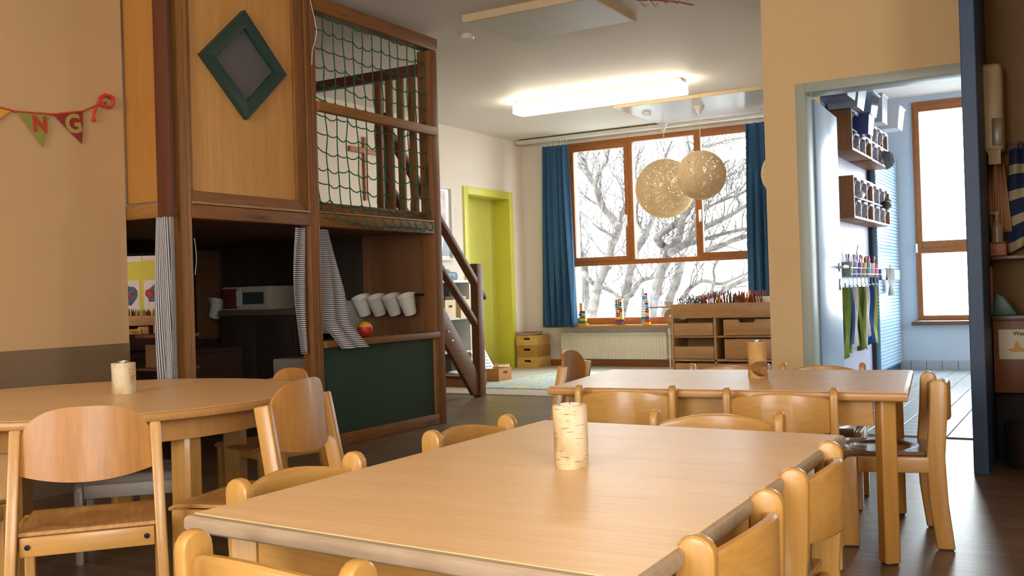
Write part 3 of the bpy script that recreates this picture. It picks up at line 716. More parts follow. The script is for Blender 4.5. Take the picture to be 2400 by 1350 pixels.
link('mesh_screen', G().prism(dia(.226, .21), 'yz', -4.0445, -4.036).mesh('mesh_screen', mt, False), df, 'grey perforated screen')
# side panel
partw('panel', G().box(-4.35, -4.06, 3.50, 3.515, 1.43, 2.78), wood('orange_plywood', '#a8702c', '#bb8440', 'Z', rough=.5, sc=.5, streak=.06), ph, 'orange-stained side panel')
# serving counter, chalkboard and end panel
partw('counter', G().box(-4.15, -3.982, 4.617, 5.824, .610, .652, .004), pine('Y'), ph)
partw('chalkboard', G().box(-4.05, -4.03, 4.617, 5.80, .075, .609), plain('green_chalkboard', '#2b4032', rough=.55, var=.08, vscale=3, spec=.3), ph, 'dark green chalkboard')
partw('base_rail', G().box(-4.06, XF, 4.617, 5.824, 0, .074, .004), pine('Y'), ph)
partw('frame_strip', G().box(-4.05, -4.018, 5.795, 5.824, .075, .609, .003), pine_l('Z'), ph)
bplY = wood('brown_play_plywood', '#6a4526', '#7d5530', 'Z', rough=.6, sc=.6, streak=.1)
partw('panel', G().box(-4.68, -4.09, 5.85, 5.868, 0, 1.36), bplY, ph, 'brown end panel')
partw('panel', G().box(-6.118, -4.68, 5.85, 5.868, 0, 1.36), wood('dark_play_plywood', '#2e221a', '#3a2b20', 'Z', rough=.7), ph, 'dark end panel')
partw('panel', G().box(-6.118, -6.095, 3.50, 5.9, 0, 1.36), MATS['dark_play_plywood_Z'], ph, 'dark back panel added for interior shade')  # added board, its dark colour stands in for shade on the cream wall
partw('side_shelf', G().box(-4.36, -4.115, 3.53, 3.75, .728, .745, .003), darkwood('X'), ph)
partw('side_shelf', G().box(-4.36, -4.115, 3.53, 3.75, .557, .57, .003), darkwood('X'), ph)
partw('side_infill', G().box(-4.36, -4.10, 3.60, 3.61, .57, .69), bplY, ph)
partw('counter_rail', G().tube([(-4.70, 5.80, .918), (-4.10, 5.80, .918)], .007, 8).tube([(-4.12, 5.85, .918), (-4.12, 5.80, .918)], .006, 6).tube([(-4.66, 5.85, .918), (-4.66, 5.80, .918)], .006, 6), plain('dark_metal_rail', '#3a3836', rough=.35, metal=.8), ph)
# mirror
mir = plain('mirror_silver', '#e8e8e8', rough=.0, metal=1, var=0)
mr = solo('mirror', G().box(-.004, .004, -.15, .15, -.285, .285), mir, 'wall mirror inside the dark playhouse reflecting a lime noticeboard', 'mirror', (-5.85, 4.83, .975), (0, 0, R(-30.5)), smooth=False)
g = G(); frame_boxes(g, 'x', -.012, .010, -.165, .20, -.395, .30, .02, .055, .115, .02, .002)
link('mirror_frame', g.mesh('mirror_frame', darkwood('Y')), mr)

# net
gr = plain('green_net_cord', '#1f5a44', rough=.7, var=.15, vscale=20)
rng = random.Random(11); g = G()
NV, NH = 13, 13
def node(i, j):
    fz = j/(NH-1); y = 4.632+(5.79-4.632)*i/(NV-1)+.03*(fz)*(1 if i < NV-1 else 0)*math.sin(PI*min(1, i/(NV-1)+.15))
    z = 2.66-(2.66-1.405)*fz
    x = -4.045 if fz < .9 else -4.045+.055*(fz-.9)/.1
    rr = random.Random(i*97+j*13)
    return Vector((x+rr.uniform(-.006,.006), y+rr.uniform(-.008,.008), z-.018*math.sin(PI*i/(NV-1))-.02*i/(NV-1)*fz+rr.uniform(-.012,.012)))
for i in range(NV):
    P = [node(i, j) for j in range(NH)]
    P[0].z = 2.66
    if i: g.tube(smooth_pts(P, 2), .0040, 5)
    else: g.tube(P, .0040, 5)
for j in range(NH):
    P = [Vector((-4.03, 4.618, node(0, j).z))]
    for i in range(NV-1):
        a, c = node(i, j), node(i+1, j); sag = rng.uniform(.006, .022)
        P += [a, a.lerp(c, .35)-Vector((0,0,sag)), a.lerp(c, .7)-Vector((0,0,sag))]
    P += [node(NV-1, j), node(NV-1, j)+Vector((-.01, .035, .0))]
    g.tube(P, .0040, 5)
    for i in range(NV): g.sphere(node(i, j), .0055, 6, 4)
for i in range(3, NV):   # loose loops along the hem
    a = node(i-1, NH-1); c = node(i, NH-1); g.tube([a, a.lerp(c,.25)-Vector((-.01,0,.022)), a.lerp(c,.6)-Vector((-.012,0,.026)), c], .0040, 5)
solo('safety_net', g, gr, 'green knotted rope net across the playhouse balcony', 'net')

# ---- wooden stairs
stw = lambda ax: wood('stair_pine', '#6a4224', '#835734', ax, rough=.5, knots=True)
st_ = T('stairs', 'steep wooden play stairs with handrails beside the playhouse', 'stairs', (-5.05, 7.0, 0))
for x in (-4.74, -5.44):
    sg = partw('stringer', G().prism([(7.515,.02),(7.40,.02),(6.24,1.33),(6.24,1.52),(6.36,1.52),(7.515,.17)], 'yz', x-.02, x+.02, .005), stw('Y'), st_)
    link('bolt', G().sphere((x+.022, 7.08, .52), .011, 8, 6, (.6,1,1)).sphere((x+.022, 7.02, .60), .008, 8, 6, (.6,1,1)).mesh('bolt', st), sg)
    if x < -5: continue
    partw('newel_post', G().box(x-.038, x+.038, 7.475, 7.57, 0, 1.182, .005), stw('Z'), st_)
    partw('handrail', G().bar((x+.0, 6.25, 2.24), (x+.0, 7.63, .875), .075, .045, (0,0,1), .004), stw('Y'), st_)
    partw('guard_rail', G().bar((x, 6.25, 1.80), (x, 7.50, .63), .065, .04, (0,0,1), .004), stw('Y'), st_)
    partw('newel_post', G().box(x-.035, x+.035, 6.24, 6.30, 1.40, 2.35, .005), stw('Z'), st_)
for k in range(6):
    z = .2+.2*k; y = 7.36-(z-.2)*.86
    partw('tread', G().box(-5.42, -4.76, y-.09, y+.06, z-.025, z, .004), stw('X'), st_)

# ---- curtains of the playhouse
def cloth(name, f, nu, nv, th, mat, label, cat, group=None, parent=None):
    g = G(); g.grid(f, nu, nv); 
    me = g.mesh(name, mat); o = link(name, me, parent, label); o['category'] = cat
    if group: o['group'] = group
    md = o.modifiers.new('cloth_thickness', 'SOLIDIFY'); md.thickness = th
    return o
sh = striped('navy_striped_ticking', '#2b2b3c', '#c9c3bb', 62, .45, 1)
sv = striped('navy_striped_ticking_upright', '#2b2b3c', '#c9c3bb', 34, .42, 0)
GC = 'striped playhouse curtains'
def fA(u, v):
    z = 1.34-(1.34-.50)*v; wd = .115+.035*math.sin(PI*min(1, v*.7)); x0 = -4.105+.03*v+ (.0 if v < .5 else .0)
    x = x0+.14-(1-u)*wd-.015*v; y = 3.487-.014+.018*math.sin(u*PI*5+v*1.5)+.008*math.sin(u*23)
    return Vector((x, y-.02, z))
cloth('striped_curtain', fA, 44, 20, .003, sv, 'gathered navy striped curtain hanging beside the mirror opening', 'curtain', GC)
def fB(u, v):
    z = 1.335-(1.335-.585)*v; wd = .085+.04*math.sin(PI*v)*1.2-.02*v
    y = 4.522-(1-u)*wd; x = -4.045+.014*math.sin(u*PI*3+v*2)
    return Vector((x, y, z))
cloth('striped_curtain', fB, 24, 24, .003, sh, 'narrow striped curtain hanging free of the counter, before the middle post', 'curtain', GC)
def fC(u, v):
    z = 1.335-(1.335-.60)*v
    yl = 4.622+.05*max(0, v-.72)/.28+.015*v; yr = 4.745+.05*min(1, v*2)+.15*v**1.5
    y = yl+(yr-yl)*u; x = -4.06+.015*math.sin(u*PI*4+v*3)+ (.11*max(0, (v-.80)/.2) if v > .8 else 0)+.02*v
    return Vector((x, y, max(z, .61) if x < -3.985 else z))
cloth('striped_curtain', fC, 40, 44, .003, sh, 'striped curtain draped aslant over the playhouse counter', 'curtain', GC)

# ---- play kitchen things inside the playhouse
whit = plain('off_white_lacquer', '#b0a798', rough=.4)
def play_box(name, label, cat, loc, wx, dy, hz, door=True):
    t = T(name, label, cat, loc)
    part('body', G().box(-wx/2, wx/2, -dy/2, dy/2, 0, hz, .004), whit, t)
    if door:
        x0 = -wx/2+wx*.33
        part('side_panel', G().box(-wx/2+.01, x0-.006, -dy/2-.008, -dy/2, .012, hz-.012, .002), plain('maroon_panel', '#5c2a28', rough=.5), t)
        d = G(); frame_boxes(d, 'y', -dy/2-.014, -dy/2, x0, wx/2-.006, .008, hz-.008, .05, .05, .035, .035, .003); dd = part('door', d, whit, t)
        link('door_window', G().box(x0+.05, wx/2-.05, -dy/2-.006, -dy/2-.001, .04, hz-.04).mesh('door_window', plain('dark_glass', '#3a3f42', rough=.1)), dd)
        link('handle', G().box(x0+.012, x0+.03, -dy/2-.035, -dy/2-.014, .03, hz-.03, .004).mesh('handle', whit), dd)
    return t
play_box('toy_microwave', 'white toy microwave with a maroon side panel on the play kitchen', 'toy oven', (-5.475, 5.61, .842), .49, .32, .175)
t = T('play_kitchen_base', 'dark wooden play kitchen base under the toy microwave', 'toy kitchen', (-5.40, 5.66, 0))
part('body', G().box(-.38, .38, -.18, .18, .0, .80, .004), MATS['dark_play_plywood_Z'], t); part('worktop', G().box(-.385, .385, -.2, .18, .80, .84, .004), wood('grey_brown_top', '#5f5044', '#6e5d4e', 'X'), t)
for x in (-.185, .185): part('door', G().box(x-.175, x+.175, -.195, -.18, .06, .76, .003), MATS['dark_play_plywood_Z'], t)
t = T('toy_cupboard', 'small cream toy cupboard with a black knob behind the slanting curtain', 'toy cupboard', (-4.84, 5.718, .655))
part('body', G().box(-.16, .16, -.12, .13, .0, .235, .004), whit, t)
for x in (-.08, .08): 
    d = part('door', G().box(x-.075, x+.075, -.132, -.12, .012, .222, .003), whit, t)
    link('knob', G().sphere((x-.05, -.145, .19), .014, 12, 8).mesh('knob', plain('black_knob', '#15171c', rough=.4)), d)
t = T('toy_oven', 'white toy cooker on the floor beside the middle post', 'toy oven', (-4.80, 5.33, 0))
part('body', G().box(-.16, .16, -.15, .15, 0, .50, .004), whit, t); part('control_panel', G().box(-.155, .155, -.158, -.15, .415, .49, .002), whit, t)
d = part('door', G().box(-.15, .15, -.162, -.15, .03, .40, .003), whit, t); link('slot', G().box(-.11, .11, -.166, -.162, .33, .37).mesh('slot', plain('black_slot', '#17181c')), d)
solo('cloth_bundle', G().sphere((0,0,.05), .1, 20, 12, (1,.8,.55)).sphere((.07,.03,.07), .06, 14, 8, (1,.8,.6)), plain('speckled_cloth', '#55565a', rough=.9, var=.7, vscale=40), 'grey speckled cloth bundle lying before the toy cooker', 'cloth', (-4.66, 5.0, 0))
t = T('play_bench', 'brown plywood bench along the back of the playhouse', 'bench', (-5.75, 4.75, 0))
part('front_panel', G().box(.28, .30, -.5, .62, 0, .55), wood('bench_plywood', '#4a3524', '#574030', 'Z'), t); part('seat', G().box(-.3, .32, -.5, .62, .55, .575, .003), MATS['bench_plywood_Z'], t)
# buckets on the rail
bkt = plain('white_plastic', '#dcd5c6', rough=.45)
def bucket(i, x):
    t = T('white_bucket', 'white plastic bucket hooked on the rail above the counter', 'bucket', (x, 5.80, .925), 0, 'white buckets on the counter rail')
    M = Matrix.Translation((0, -.090, -.016)) @ Matrix.Rotation(R(24), 4, 'X')
    part('bowl', G().lathe([(.0001, -.135), (.044, -.135), (.064, 0), (.0675, .004), (.062, .002), (.042, -.131), (.0001, -.131)], 28, M=M), bkt, t)
    part('hook', G().box(-.02, .02, -.014, -.006, -.03, .012, .002).box(-.02, .02, -.012, .012, .008, .012), bkt, t)
    return t
b0 = bucket(0, -4.60); b0['label'] = 'white bucket on the counter rail closest to the striped curtain'
for i, (x, lb_) in enumerate(((-4.465, 'white bucket second from the striped curtain on the counter rail'), (-4.33, 'white bucket third from the striped curtain on the counter rail'), (-4.195, 'white bucket on the counter rail closest to the playhouse end post'))): dup(b0, (x, 5.80, .925), 0, lb_)
solo('pegboard', G().box(-.006, .006, -.13, .12, -.34, .36, .002), bplY, 'brown board with one hanging bucket on the playhouse back wall', 'board', (-6.085, 5.66, .96))
dup(b0, (-6.05, 5.64, .93), R(90), 'single white bucket on the brown board in the dark playhouse corner')
t = T('toy_ball', 'red and yellow toy ball on the playhouse counter', 'ball', (-4.07, 5.09, .653))
g1, g2 = G(), G(); g1.sphere((0,0,.05), .05, 20, 12); part('ball_body', g1, plain('red_toy', '#c23324', rough=.5), t)
part('ball_cap', G().lathe([(.0001,.1012)]+[(.0512*math.sin(R(a)), .05+.0512*math.cos(R(a))) for a in range(8, 76, 8)], 20), plain('yellow_toy', '#e0a02c', rough=.5), t, 'yellow upper half')

# ================================================================ GROUP ROOM FURNISHINGS
# ---- bunting on the left wall
t = T('bunting', 'felt pennant bunting with letters strung along the cream wall', 'bunting', (-4.31, 3.0, 1.85))
def pl(*a): return [Vector((-4.312, y, z)) for y, z in a]
red = plain('red_wool', '#c8402c', rough=.9, bump=.3, bscale=300)
partw('string', G().tube(pl((2.45,1.86),(2.68,1.838),(2.86,1.822),(2.875,1.823),(3.04,1.835),(3.075,1.84),(3.225,1.876),(3.30,1.915),(3.36,1.94)), .0045, 6), red, t)
kn = G(); 
rng = random.Random(5)
for k in range(5): kn.tube([Vector((-4.305+rng.uniform(-.01,.012), 3.355+.042*math.cos(a*.7+k)+rng.uniform(-.006,.006), 1.945+.03*math.sin(a*.7+k)+rng.uniform(-.006,.006))) for a in range(10)], .0055, 6)
kn.tube(pl((3.33,1.93),(3.30,1.915),(3.285,1.87),(3.28,1.845)), .007, 6).sphere((-4.31,3.28,1.84), .012, 8, 6)
partw('yarn_knot', kn, red, t)
def flag(pts, col, letter=None, lcol=None, lp=None, ls=.1):
    f = partw('pennant', G().prism(pts, 'yz', -4.318, -4.313), plain('felt_'+col, col, rough=.95, var=.08, vscale=20, bump=.2, bscale=400), t)
    if letter:
        me = text_mesh(letter, ls, .0015, plain('felt_'+lcol, lcol, rough=.95, bump=.2, bscale=400), 'letter', .004)
        o = bpy.data.objects.new('letter', me); C.objects.link(o); o.parent = f
        o.matrix_local = Matrix(((0,0,1,-4.3115),(1,0,0,lp[0]),(0,1,0,lp[1]),(0,0,0,1))) @ Matrix.Rotation(R(lp[2]), 4, 'Z')
flag([(2.60,1.845),(2.84,1.822),(2.69,1.70),(2.62,1.62)], '#d8962f')
flag([(2.87,1.822),(3.035,1.832),(3.02,1.76),(2.997,1.669),(2.96,1.72)], '#8d8a3e', 'N', '#b33a22', (2.985,1.775,4), .1)
flag([(3.06,1.836),(3.222,1.874),(3.22,1.79),(3.213,1.712),(3.14,1.77)], '#8a2f26', 'G', '#a98d45', (3.168,1.80,14), .125)
# ---- loose white cords on the playhouse posts
solo('loose_string', G().tube(smooth_pts([(-3.997,4.575,2.785),(-3.996,4.57,2.70),(-3.99,4.60,2.58),(-3.99,4.61,2.50),(-3.996,4.578,2.40),(-3.998,4.572,2.34),(-3.998,4.568,2.31)], 5), .0025, 6), plain('white_cord_plastic', '#d9cfc0', rough=.6), 'thin white cord dangling down the middle playhouse post', 'string')
solo('loose_string', G().tube(smooth_pts([(-4.005,3.633,1.24),(-4.004,3.64,1.19),(-4.004,3.643,1.13),(-4.005,3.637,1.08),(-4.006,3.633,1.05)], 5), .0014, 6), MATS['white_cord_plastic'], 'short white cord looped on the front playhouse post', 'string')
# ---- wooden cross, framed picture
cw = wood('cross_oak', '#a5662e', '#bd7c3e', 'Z', rough=.45)
t = T('wooden_cross', 'slender light wooden cross on the cream wall behind the net', 'cross', (-6.11, 7.71, 2.17))
part('upright', G().box(-.01, .015, -.02, .02, -.31, .31, .004), cw, t); part('crossbar', G().box(-.008, .018, -.235, .215, .15, .20, .004), wood('cross_oak', '#a5662e', '#bd7c3e', 'Y', rough=.45), t)
t = T('framed_picture', 'tall white-framed picture between the playhouse and the lime door', 'picture', (-6.115, 8.98, 1.70))
g = G(); frame_boxes(g, 'x', -.005, .03, -.26, .235, -.41, .41, .03, .03, .03, .03, .003); part('frame', g, plain('white_frame_lacquer', '#dedbd5', rough=.4), t)
part('print', G().box(0, .006, -.24, .215, -.39, .39), plain('photo_paper', '#e6e3e0', rough=.3), t)
part('printed_shape', G().box(.006, .007, -.23, .12, .0, .36), plain('pink_grey_print', '#c9a9a2', rough=.3, var=.3, vscale=9), t); part('printed_shape', G().prism([(.02,-.36),(.2,-.36),(.12,-.02)], 'yz', .006, .0072), plain('slate_print', '#7d8791', rough=.3), t)
# ---- light fittings and ceiling fixtures
lampm = plain('lit_diffuser', '#fff1da', rough=.5, emit=17.0)
t = T('fluorescent_lamp', 'long lit fluorescent box lamp on the ceiling', 'ceiling lamp', (-3.97, 8.52, CH))
part('base', G().box(-.86, .86, -.07, .07, -.03, 0, .002), plain('grey_lamp_base', '#8a8478', rough=.5), t)
part('diffuser', G().box(-.865, .865, -.10, .10, -.135, -.032, .012), lampm, t)
for x, y, lab in ((-2.6, -1.2, 'unseen warm fill lamp added over the room behind the camera'), (1.0, -.6, 'unseen warm fill lamp added near the right wall')):  # two unseen lamps added behind the camera as warm fill
    q = T('fluorescent_lamp', lab, 'ceiling lamp', (x, y, CH))
    part('base', G().box(-.86, .86, -.07, .07, -.03, 0, .002), MATS['grey_lamp_base'], q)
    part('diffuser', G().box(-.865, .865, -.10, .10, -.135, -.032, .012), plain('warm_fill_diffuser', '#ffd9a0', rough=.5, emit=9.0), q)
pan_w = plain('acoustic_panel_fabric', '#d2cdc5', rough=.45, var=.02)
t = T('ceiling_panel', 'flat ceiling panel with a pale wooden rim near the smoke detector', 'ceiling panel', (-3.13, 6.0, CH))
part('panel', G().box(-.47, .47, -.33, .33, -.045, -.002), pan_w, t)
rim = plain('pale_wood_rim', '#cdb68c', rough=.5)
part('rim', G().box(-.485, .485, -.345, -.33, -.05, 0).box(.47, .485, -.33, .345, -.05, 0), rim, t)
t = T('ceiling_panel', 'glossy ceiling panel that the woven globe lamps hang from', 'ceiling panel', (-3.2, 10.0, CH))
part('panel', G().box(-.95, .95, -.68, .55, -.03, -.002), plain('glossy_panel', '#d9dade', rough=.18, var=.01), t)
part('rim', G().box(-.96, .96, -.695, -.68, -.032, 0), rim, t)
for (x, y, lab) in ((-3.86, 6.1, 'round white smoke detector on the ceiling beside the playhouse'), (-3.98, 9.75, 'small round detector on the glossy ceiling panel')):
    z = CH if y < 9 else CH-.03
    t = T('smoke_detector', lab, 'detector', (x, y, z)); part('housing', G().lathe([(.05, 0), (.05, -.018), (.042, -.032), (.0001, -.034)][::-1], 28), plain('white_plastic_gloss', '#dcd8d2', rough=.35), t); part('ring', G().lathe([(.053, -.006), (.053, 0)], 28), MATS['white_plastic_gloss'], t)
t = T('dried_twig_garland', 'thin dried twig garland hanging from the ceiling at the top picture edge', 'garland', (-1.69, 4.6, 2.2))
part('thread', G().tube([(0,0,.1),(0,0,CH-2.2)], .0015, 5).tube([(-.16,0,.12),(-.16,0,CH-2.2)], .0015, 5), MATS['white_cord_plastic'], t)
tg_ = G(); rng = random.Random(3); tg_.tube([(-.22,0,.14),(-.12,.01,.125),(0,0,.092),(.07,0,.066)], .004, 5)
for k in range(5): x = -.2+k*.055; tg_.tube([(x,0,.125-.02*k/9),(x+.02,.01,.105-.02*k/9-.01*(k%2)),(x+.03,.012,.115-.02*k/9)], .0025, 4)
part('twig', tg_, plain('red_brown_twig', '#7a4636', rough=.8), t)
# woven globe pendants
cordm = plain('cream_paper_cord', '#f6ecd8', rough=.85, var=.08, vscale=40, spec=.1)
b = cordm.node_tree.nodes['Principled BSDF']; nt = cordm.node_tree
tl_ = nn(nt, 'ShaderNodeBsdfTranslucent'); tl_.inputs[0].default_value = srgb('#f6e8c8'); mx = nn(nt, 'ShaderNodeMixShader'); mx.inputs[0].default_value = .68
nt.links.new(b.outputs[0], mx.inputs[1]); nt.links.new(tl_.outputs[0], mx.inputs[2]); nt.links.new(mx.outputs[0], nt.nodes['Material Output'].inputs[0])
def globe(loc, r, drop, label, seed):
    t = T('globe_pendant', label, 'pendant lamp', loc)
    part('canopy', G().lathe([(.055, CH-.03-loc[2]), (.05, CH-.045-loc[2]), (.008, CH-.13-loc[2]), (.0001, CH-.13-loc[2])], 20), MATS['white_plastic_gloss'], t)
    part('cord', G().tube([(0,0,r*.9), (0,0,CH-.13-loc[2])], .004, 6), MATS['white_cord_plastic'], t)
    rng = random.Random(seed); g = G()
    for k in range(180):
        n = Vector((rng.gauss(0,1), rng.gauss(0,1), rng.gauss(0,1))).normalized(); d = rng.uniform(-.35, .35)*r; rr = math.sqrt(r*r-d*d); a = n.orthogonal().normalized(); b_ = n.cross(a); ph_ = rng.uniform(0, 6.3)
        rad = rng.uniform(.984, 1.0)
        g.tube([(n*d+(a*math.cos(ph_+2*PI*i/40)+b_*math.sin(ph_+2*PI*i/40))*rr)*rad for i in range(40)], .0030*r/.25, 3, closed=True)
    part('woven_shade', g, cordm, t)
    part('bulb', G().sphere((0,0,.0), .035, 12, 8).tube([(0,0,.03),(0,0,r*.9)], .014, 8), MATS['white_plastic_gloss'], t)
globe((-3.405, 9.75, 2.055), .25, 0, 'smaller woven globe pendant overlapping the larger one', 1)
globe((-4.09, 10.5, 2.03), .33, 0, 'larger pale woven globe pendant farther back at the window', 2)
globe((-2.535, 9.75, 2.0), .245, 0, 'woven globe pendant mostly hidden by the peach wall edge', 3)
# ---- curtain track and blue curtains
S('trim_5', G().box(-6.05, -2.0, 10.60, 10.70, 2.735, 2.775, .003).box(-6.05, -2.0, 10.72, 10.76, 2.745, 2.79, .003), plain('white_curtain_track', '#d5d0c6', rough=.4))
bc = plain('blue_curtain_cloth', '#3b5f80', rough=.85, var=.06, vscale=12, bump=.15, bscale=500, spec=.15)
def curtain(label, xs, n, y0, amp, seed):
    t = T('blue_curtain', label, 'curtain', ((xs(0,.5)+xs(1,.5))/2, y0, .5), 0, 'blue window curtains')
    rng = random.Random(seed); phs = [rng.uniform(0, 6.3) for _ in range(4)]
    def f(u, v):
        z = 2.665-(2.665-.49)*v
        am = amp*(.55+.45*v)
        y = y0+am*math.sin(u*2*PI*n+phs[0]+.6*math.sin(v*3+phs[1]))+am*.4*math.sin(u*2*PI*n*2.3+phs[2]+v*2)
        return Vector((xs(u, v)+.012*math.sin(u*2*PI*n*1.0+1+v*4), y, z))-t.location
    g = G(); g.grid(f, 90, 30); o = part('cloth', g, bc, t)
    md = o.modifiers.new('cloth_thickness', 'SOLIDIFY'); md.thickness = .003
    for k in range(9):
        x = xs(k/8, 0); part('hook', G().tube([(x, y0, 2.665), (x+.004, y0+.004, 2.70), (x, y0, 2.735)], .0028, 5), MATS['white_plastic_gloss'], t).location = -t.location
    return t
curtain('blue curtain gathered left of the window above the wooden boxes', lambda u, v: (-5.70-.05*v)+u*((-5.36-(-5.70))+(.12*v)), 5, 10.60, .040, 4)
curtain('blue curtain gathered right of the window beside the peach wall', lambda u, v: (-3.20-.01*v)+u*.55, 6, 10.60, .042, 9)
# ---- radiator
rw = plain('radiator_enamel', '#dcd6c2', rough=.35, var=.01)
t = T('radiator', 'cream panel radiator under the window board', 'radiator', (-4.94, 10.80, 0))
g = G()
zs = (.10, .415); n = 33; x0, x1 = -.66, .70; pts = []
for i in range(n):
    a = x0+.02+(x1-x0-.04)*i/n; wdt = (x1-x0-.04)/n
    pts += [(a, -.03), (a+wdt*.3, -.03), (a+wdt*.4, -.022), (a+wdt*.9, -.022)]
pts += [(x1-.02, -.03), (x1-.02, .0), (x0+.02, .0)]
g.prism(pts, 'xy', zs[0]+.012, zs[1]-.02); part('front_panel', g, rw, t)
part('casing', G().box(x0, x1, -.034, .05, zs[1]-.02, zs[1], .004).box(x0, x0+.02, -.034, .05, zs[0], zs[1]-.02, .004).box(x1-.02, x1, -.034, .05, zs[0], zs[1]-.02, .004).box(x0+.02, x1-.02, -.034, -.02, zs[0], zs[0]+.014, .003), rw, t)
part('pipe', G().tube([(x1+.03,0,.0),(x1+.03,0,.42)], .012, 10).tube([(x1-.01,0,.13),(x1+.03,0,.13)], .01, 8), rw, t)
part('valve', G().lathe([(.02, .38), (.024, .40), (.024, .46), (.0001, .465)], 16, (x1+.03, -.0, 0)), plain('valve_white', '#e0ded8', rough=.35), t)
for x in (-.5, .5): part('bracket', G().box(x-.015, x+.015, .05, .075, .12, .38), rw, t)
# ---- brick towers on the window board
cols = {'red':'#c22a22','yellow':'#eab52a','blue':'#2a55ad','green':'#2f8a48','white':'#d9dce6','lightblue':'#6f9fd8'}
def plast(c): return plain('toy_brick_'+c, cols[c], rough=.3, coat=.2)
BRK = {}
def brick(parent, x, y, z, wx, dy, h, c):
    key = (wx, dy, h, c)
    if key not in BRK:
        g = G(); g.box(-wx/2, wx/2, -dy/2, dy/2, 0, h-.004, .0012, seg=1)
        for sx in (-1, 1): g.lathe([(.009, h-.004), (.009, h), (.0001, h)], 8, (sx*wx/4, 0, 0))
        BRK[key] = g.mesh('brick', plast(c))
    link('brick', BRK[key], parent, loc=(x, y, z))
def tower(label, loc, rows):
    t = T('brick_tower', label, 'toy tower', loc, 0, 'toy brick towers on the window board'); z = 0
    for row in rows:
        h = row[0]
        for (x, wx, c) in row[1:]: brick(t, x, 0, z, wx, .05, h, c)
        z += h
tower('low toy brick tower with a tall yellow top brick beside the curtain hem', (-5.275, 10.74, .508), [(.02,(0,.12,'yellow')),(.03,(0,.08,'green')),(.03,(0,.08,'yellow')),(.03,(-.02,.04,'green'),(.02,.04,'green')),(.03,(-.025,.05,'blue'),(.02,.04,'yellow')),(.03,(-.02,.04,'red'),(.02,.04,'blue')),(.03,(-.015,.04,'yellow')),(.03,(-.015,.04,'yellow')),(.035,(-.015,.04,'yellow'))])
tower('toy brick tower with a flat yellow cap and green base plate', (-4.80, 10.74, .508), [(.012,(0,.17,'green')),(.025,(-.005,.10,'red')),(.025,(-.01,.06,'blue'),(.04,.04,'blue')),(.03,(0,.09,'yellow')),(.026,(-.015,.06,'red'),(.03,.03,'yellow')),(.026,(-.015,.06,'blue'),(.03,.03,'yellow')),(.026,(-.015,.06,'yellow'),(.03,.03,'red')),(.024,(-.015,.06,'red'),(.03,.03,'green')),(.026,(-.02,.06,'green'),(.025,.03,'yellow')),(.026,(-.02,.06,'blue'),(.025,.03,'green')),(.024,(-.02,.06,'green'),(.025,.03,'red')),(.02,(-.02,.06,'blue'),(.02,.03,'yellow')),(.016,(-.01,.12,'yellow'))])
tower('tallest toy brick tower, half pale bricks, with a thin tip', (-4.47, 10.74, .508), [(.028,(0,.1,'yellow')),(.035,(-.025,.05,'lightblue'),(.025,.05,'red')),(.03,(-.025,.05,'green'),(.025,.05,'blue')),(.04,(-.025,.05,'white'),(.025,.05,'yellow')),(.03,(-.025,.05,'white'),(.025,.05,'red')),(.03,(-.02,.05,'white'),(.027,.04,'green')),(.03,(-.02,.05,'white'),(.027,.04,'lightblue')),(.03,(-.02,.05,'white'),(.027,.04,'blue')),(.03,(-.02,.05,'white'),(.027,.04,'yellow')),(.05,(.0,.07,'lightblue')),(.03,(-.02,.04,'white'),(.02,.03,'red')),(.03,(-.02,.03,'white')),(.03,(-.018,.012,'green'))])
# ---- crates
def crate(label, loc, rz, wx, dy, hz, group=None, m=None, slots='y'):
    t = T('wooden_crate', label, 'crate', loc, rz, group); mx_ = m or crate_w('X'); my_ = m or crate_w('Y'); th = .012; hw = min(.045, wx*.17); hh = .012; zc = hz*.66
    def hole_board(w2, a0, a1, pl_):
        pts_o = [(-w2, 0), (w2, 0), (w2, hz), (-w2, hz)]
        g = G()
        def b_(u0, u1, z0, z1):
            if pl_ == 'y': g.box(u0, u1, a0, a1, z0, z1)
            else: g.box(a0, a1, u0, u1, z0, z1)
        b_(-w2, w2, 0, zc-hh); b_(-w2, w2, zc+hh, hz); b_(-w2, -hw, zc-hh, zc+hh); b_(hw, w2, zc-hh, zc+hh); return g
    part('end_board', hole_board(wx/2, -dy/2, -dy/2+th, 'y'), mx_, t); part('end_board', hole_board(wx/2, dy/2-th, dy/2, 'y'), mx_, t)
    part('side_board', G().box(-wx/2, -wx/2+th, -dy/2+th, dy/2-th, 0, hz, .001), my_, t); part('side_board', G().box(wx/2-th, wx/2, -dy/2+th, dy/2-th, 0, hz, .001), my_, t)
    part('bottom', G().box(-wx/2+th, wx/2-th, -dy/2+th, dy/2-th, .003, .012), mx_, t)
    return t
GS = 'boxes stacked in the window corner'
crate('wooden box at the bottom of the stack in the window corner', (-5.92, 10.66, .0), R(2), .29, .34, .135, GS)
crate('darker-sided wooden box in the middle of the stack', (-5.925, 10.665, .137), R(1), .29, .34, .135, GS, wood('crate_pine_mid', '#b07a42', '#c99a4c', 'Y', rough=.5))
crate('top wooden box of the window corner stack under a red folder', (-5.925, 10.66, .274), R(2), .29, .34, .125, GS)
t = T('red_folder', 'flat dark red folder lying on the stack of boxes', 'folder', (-5.99, 10.69, .400), R(2)); rf = plain('dark_red_card', '#8a2b2e', rough=.6)
part('cover', G().box(-.11, .11, -.14, .14, .0, .004).box(-.11, .11, -.14, .14, .026, .03), rf, t); part('pages', G().box(-.105, .106, -.135, .135, .004, .026), plain('paper_block', '#c9bfae', rough=.8), t); part('spine', G().box(-.113, -.11, -.14, .14, 0, .03), rf, t)
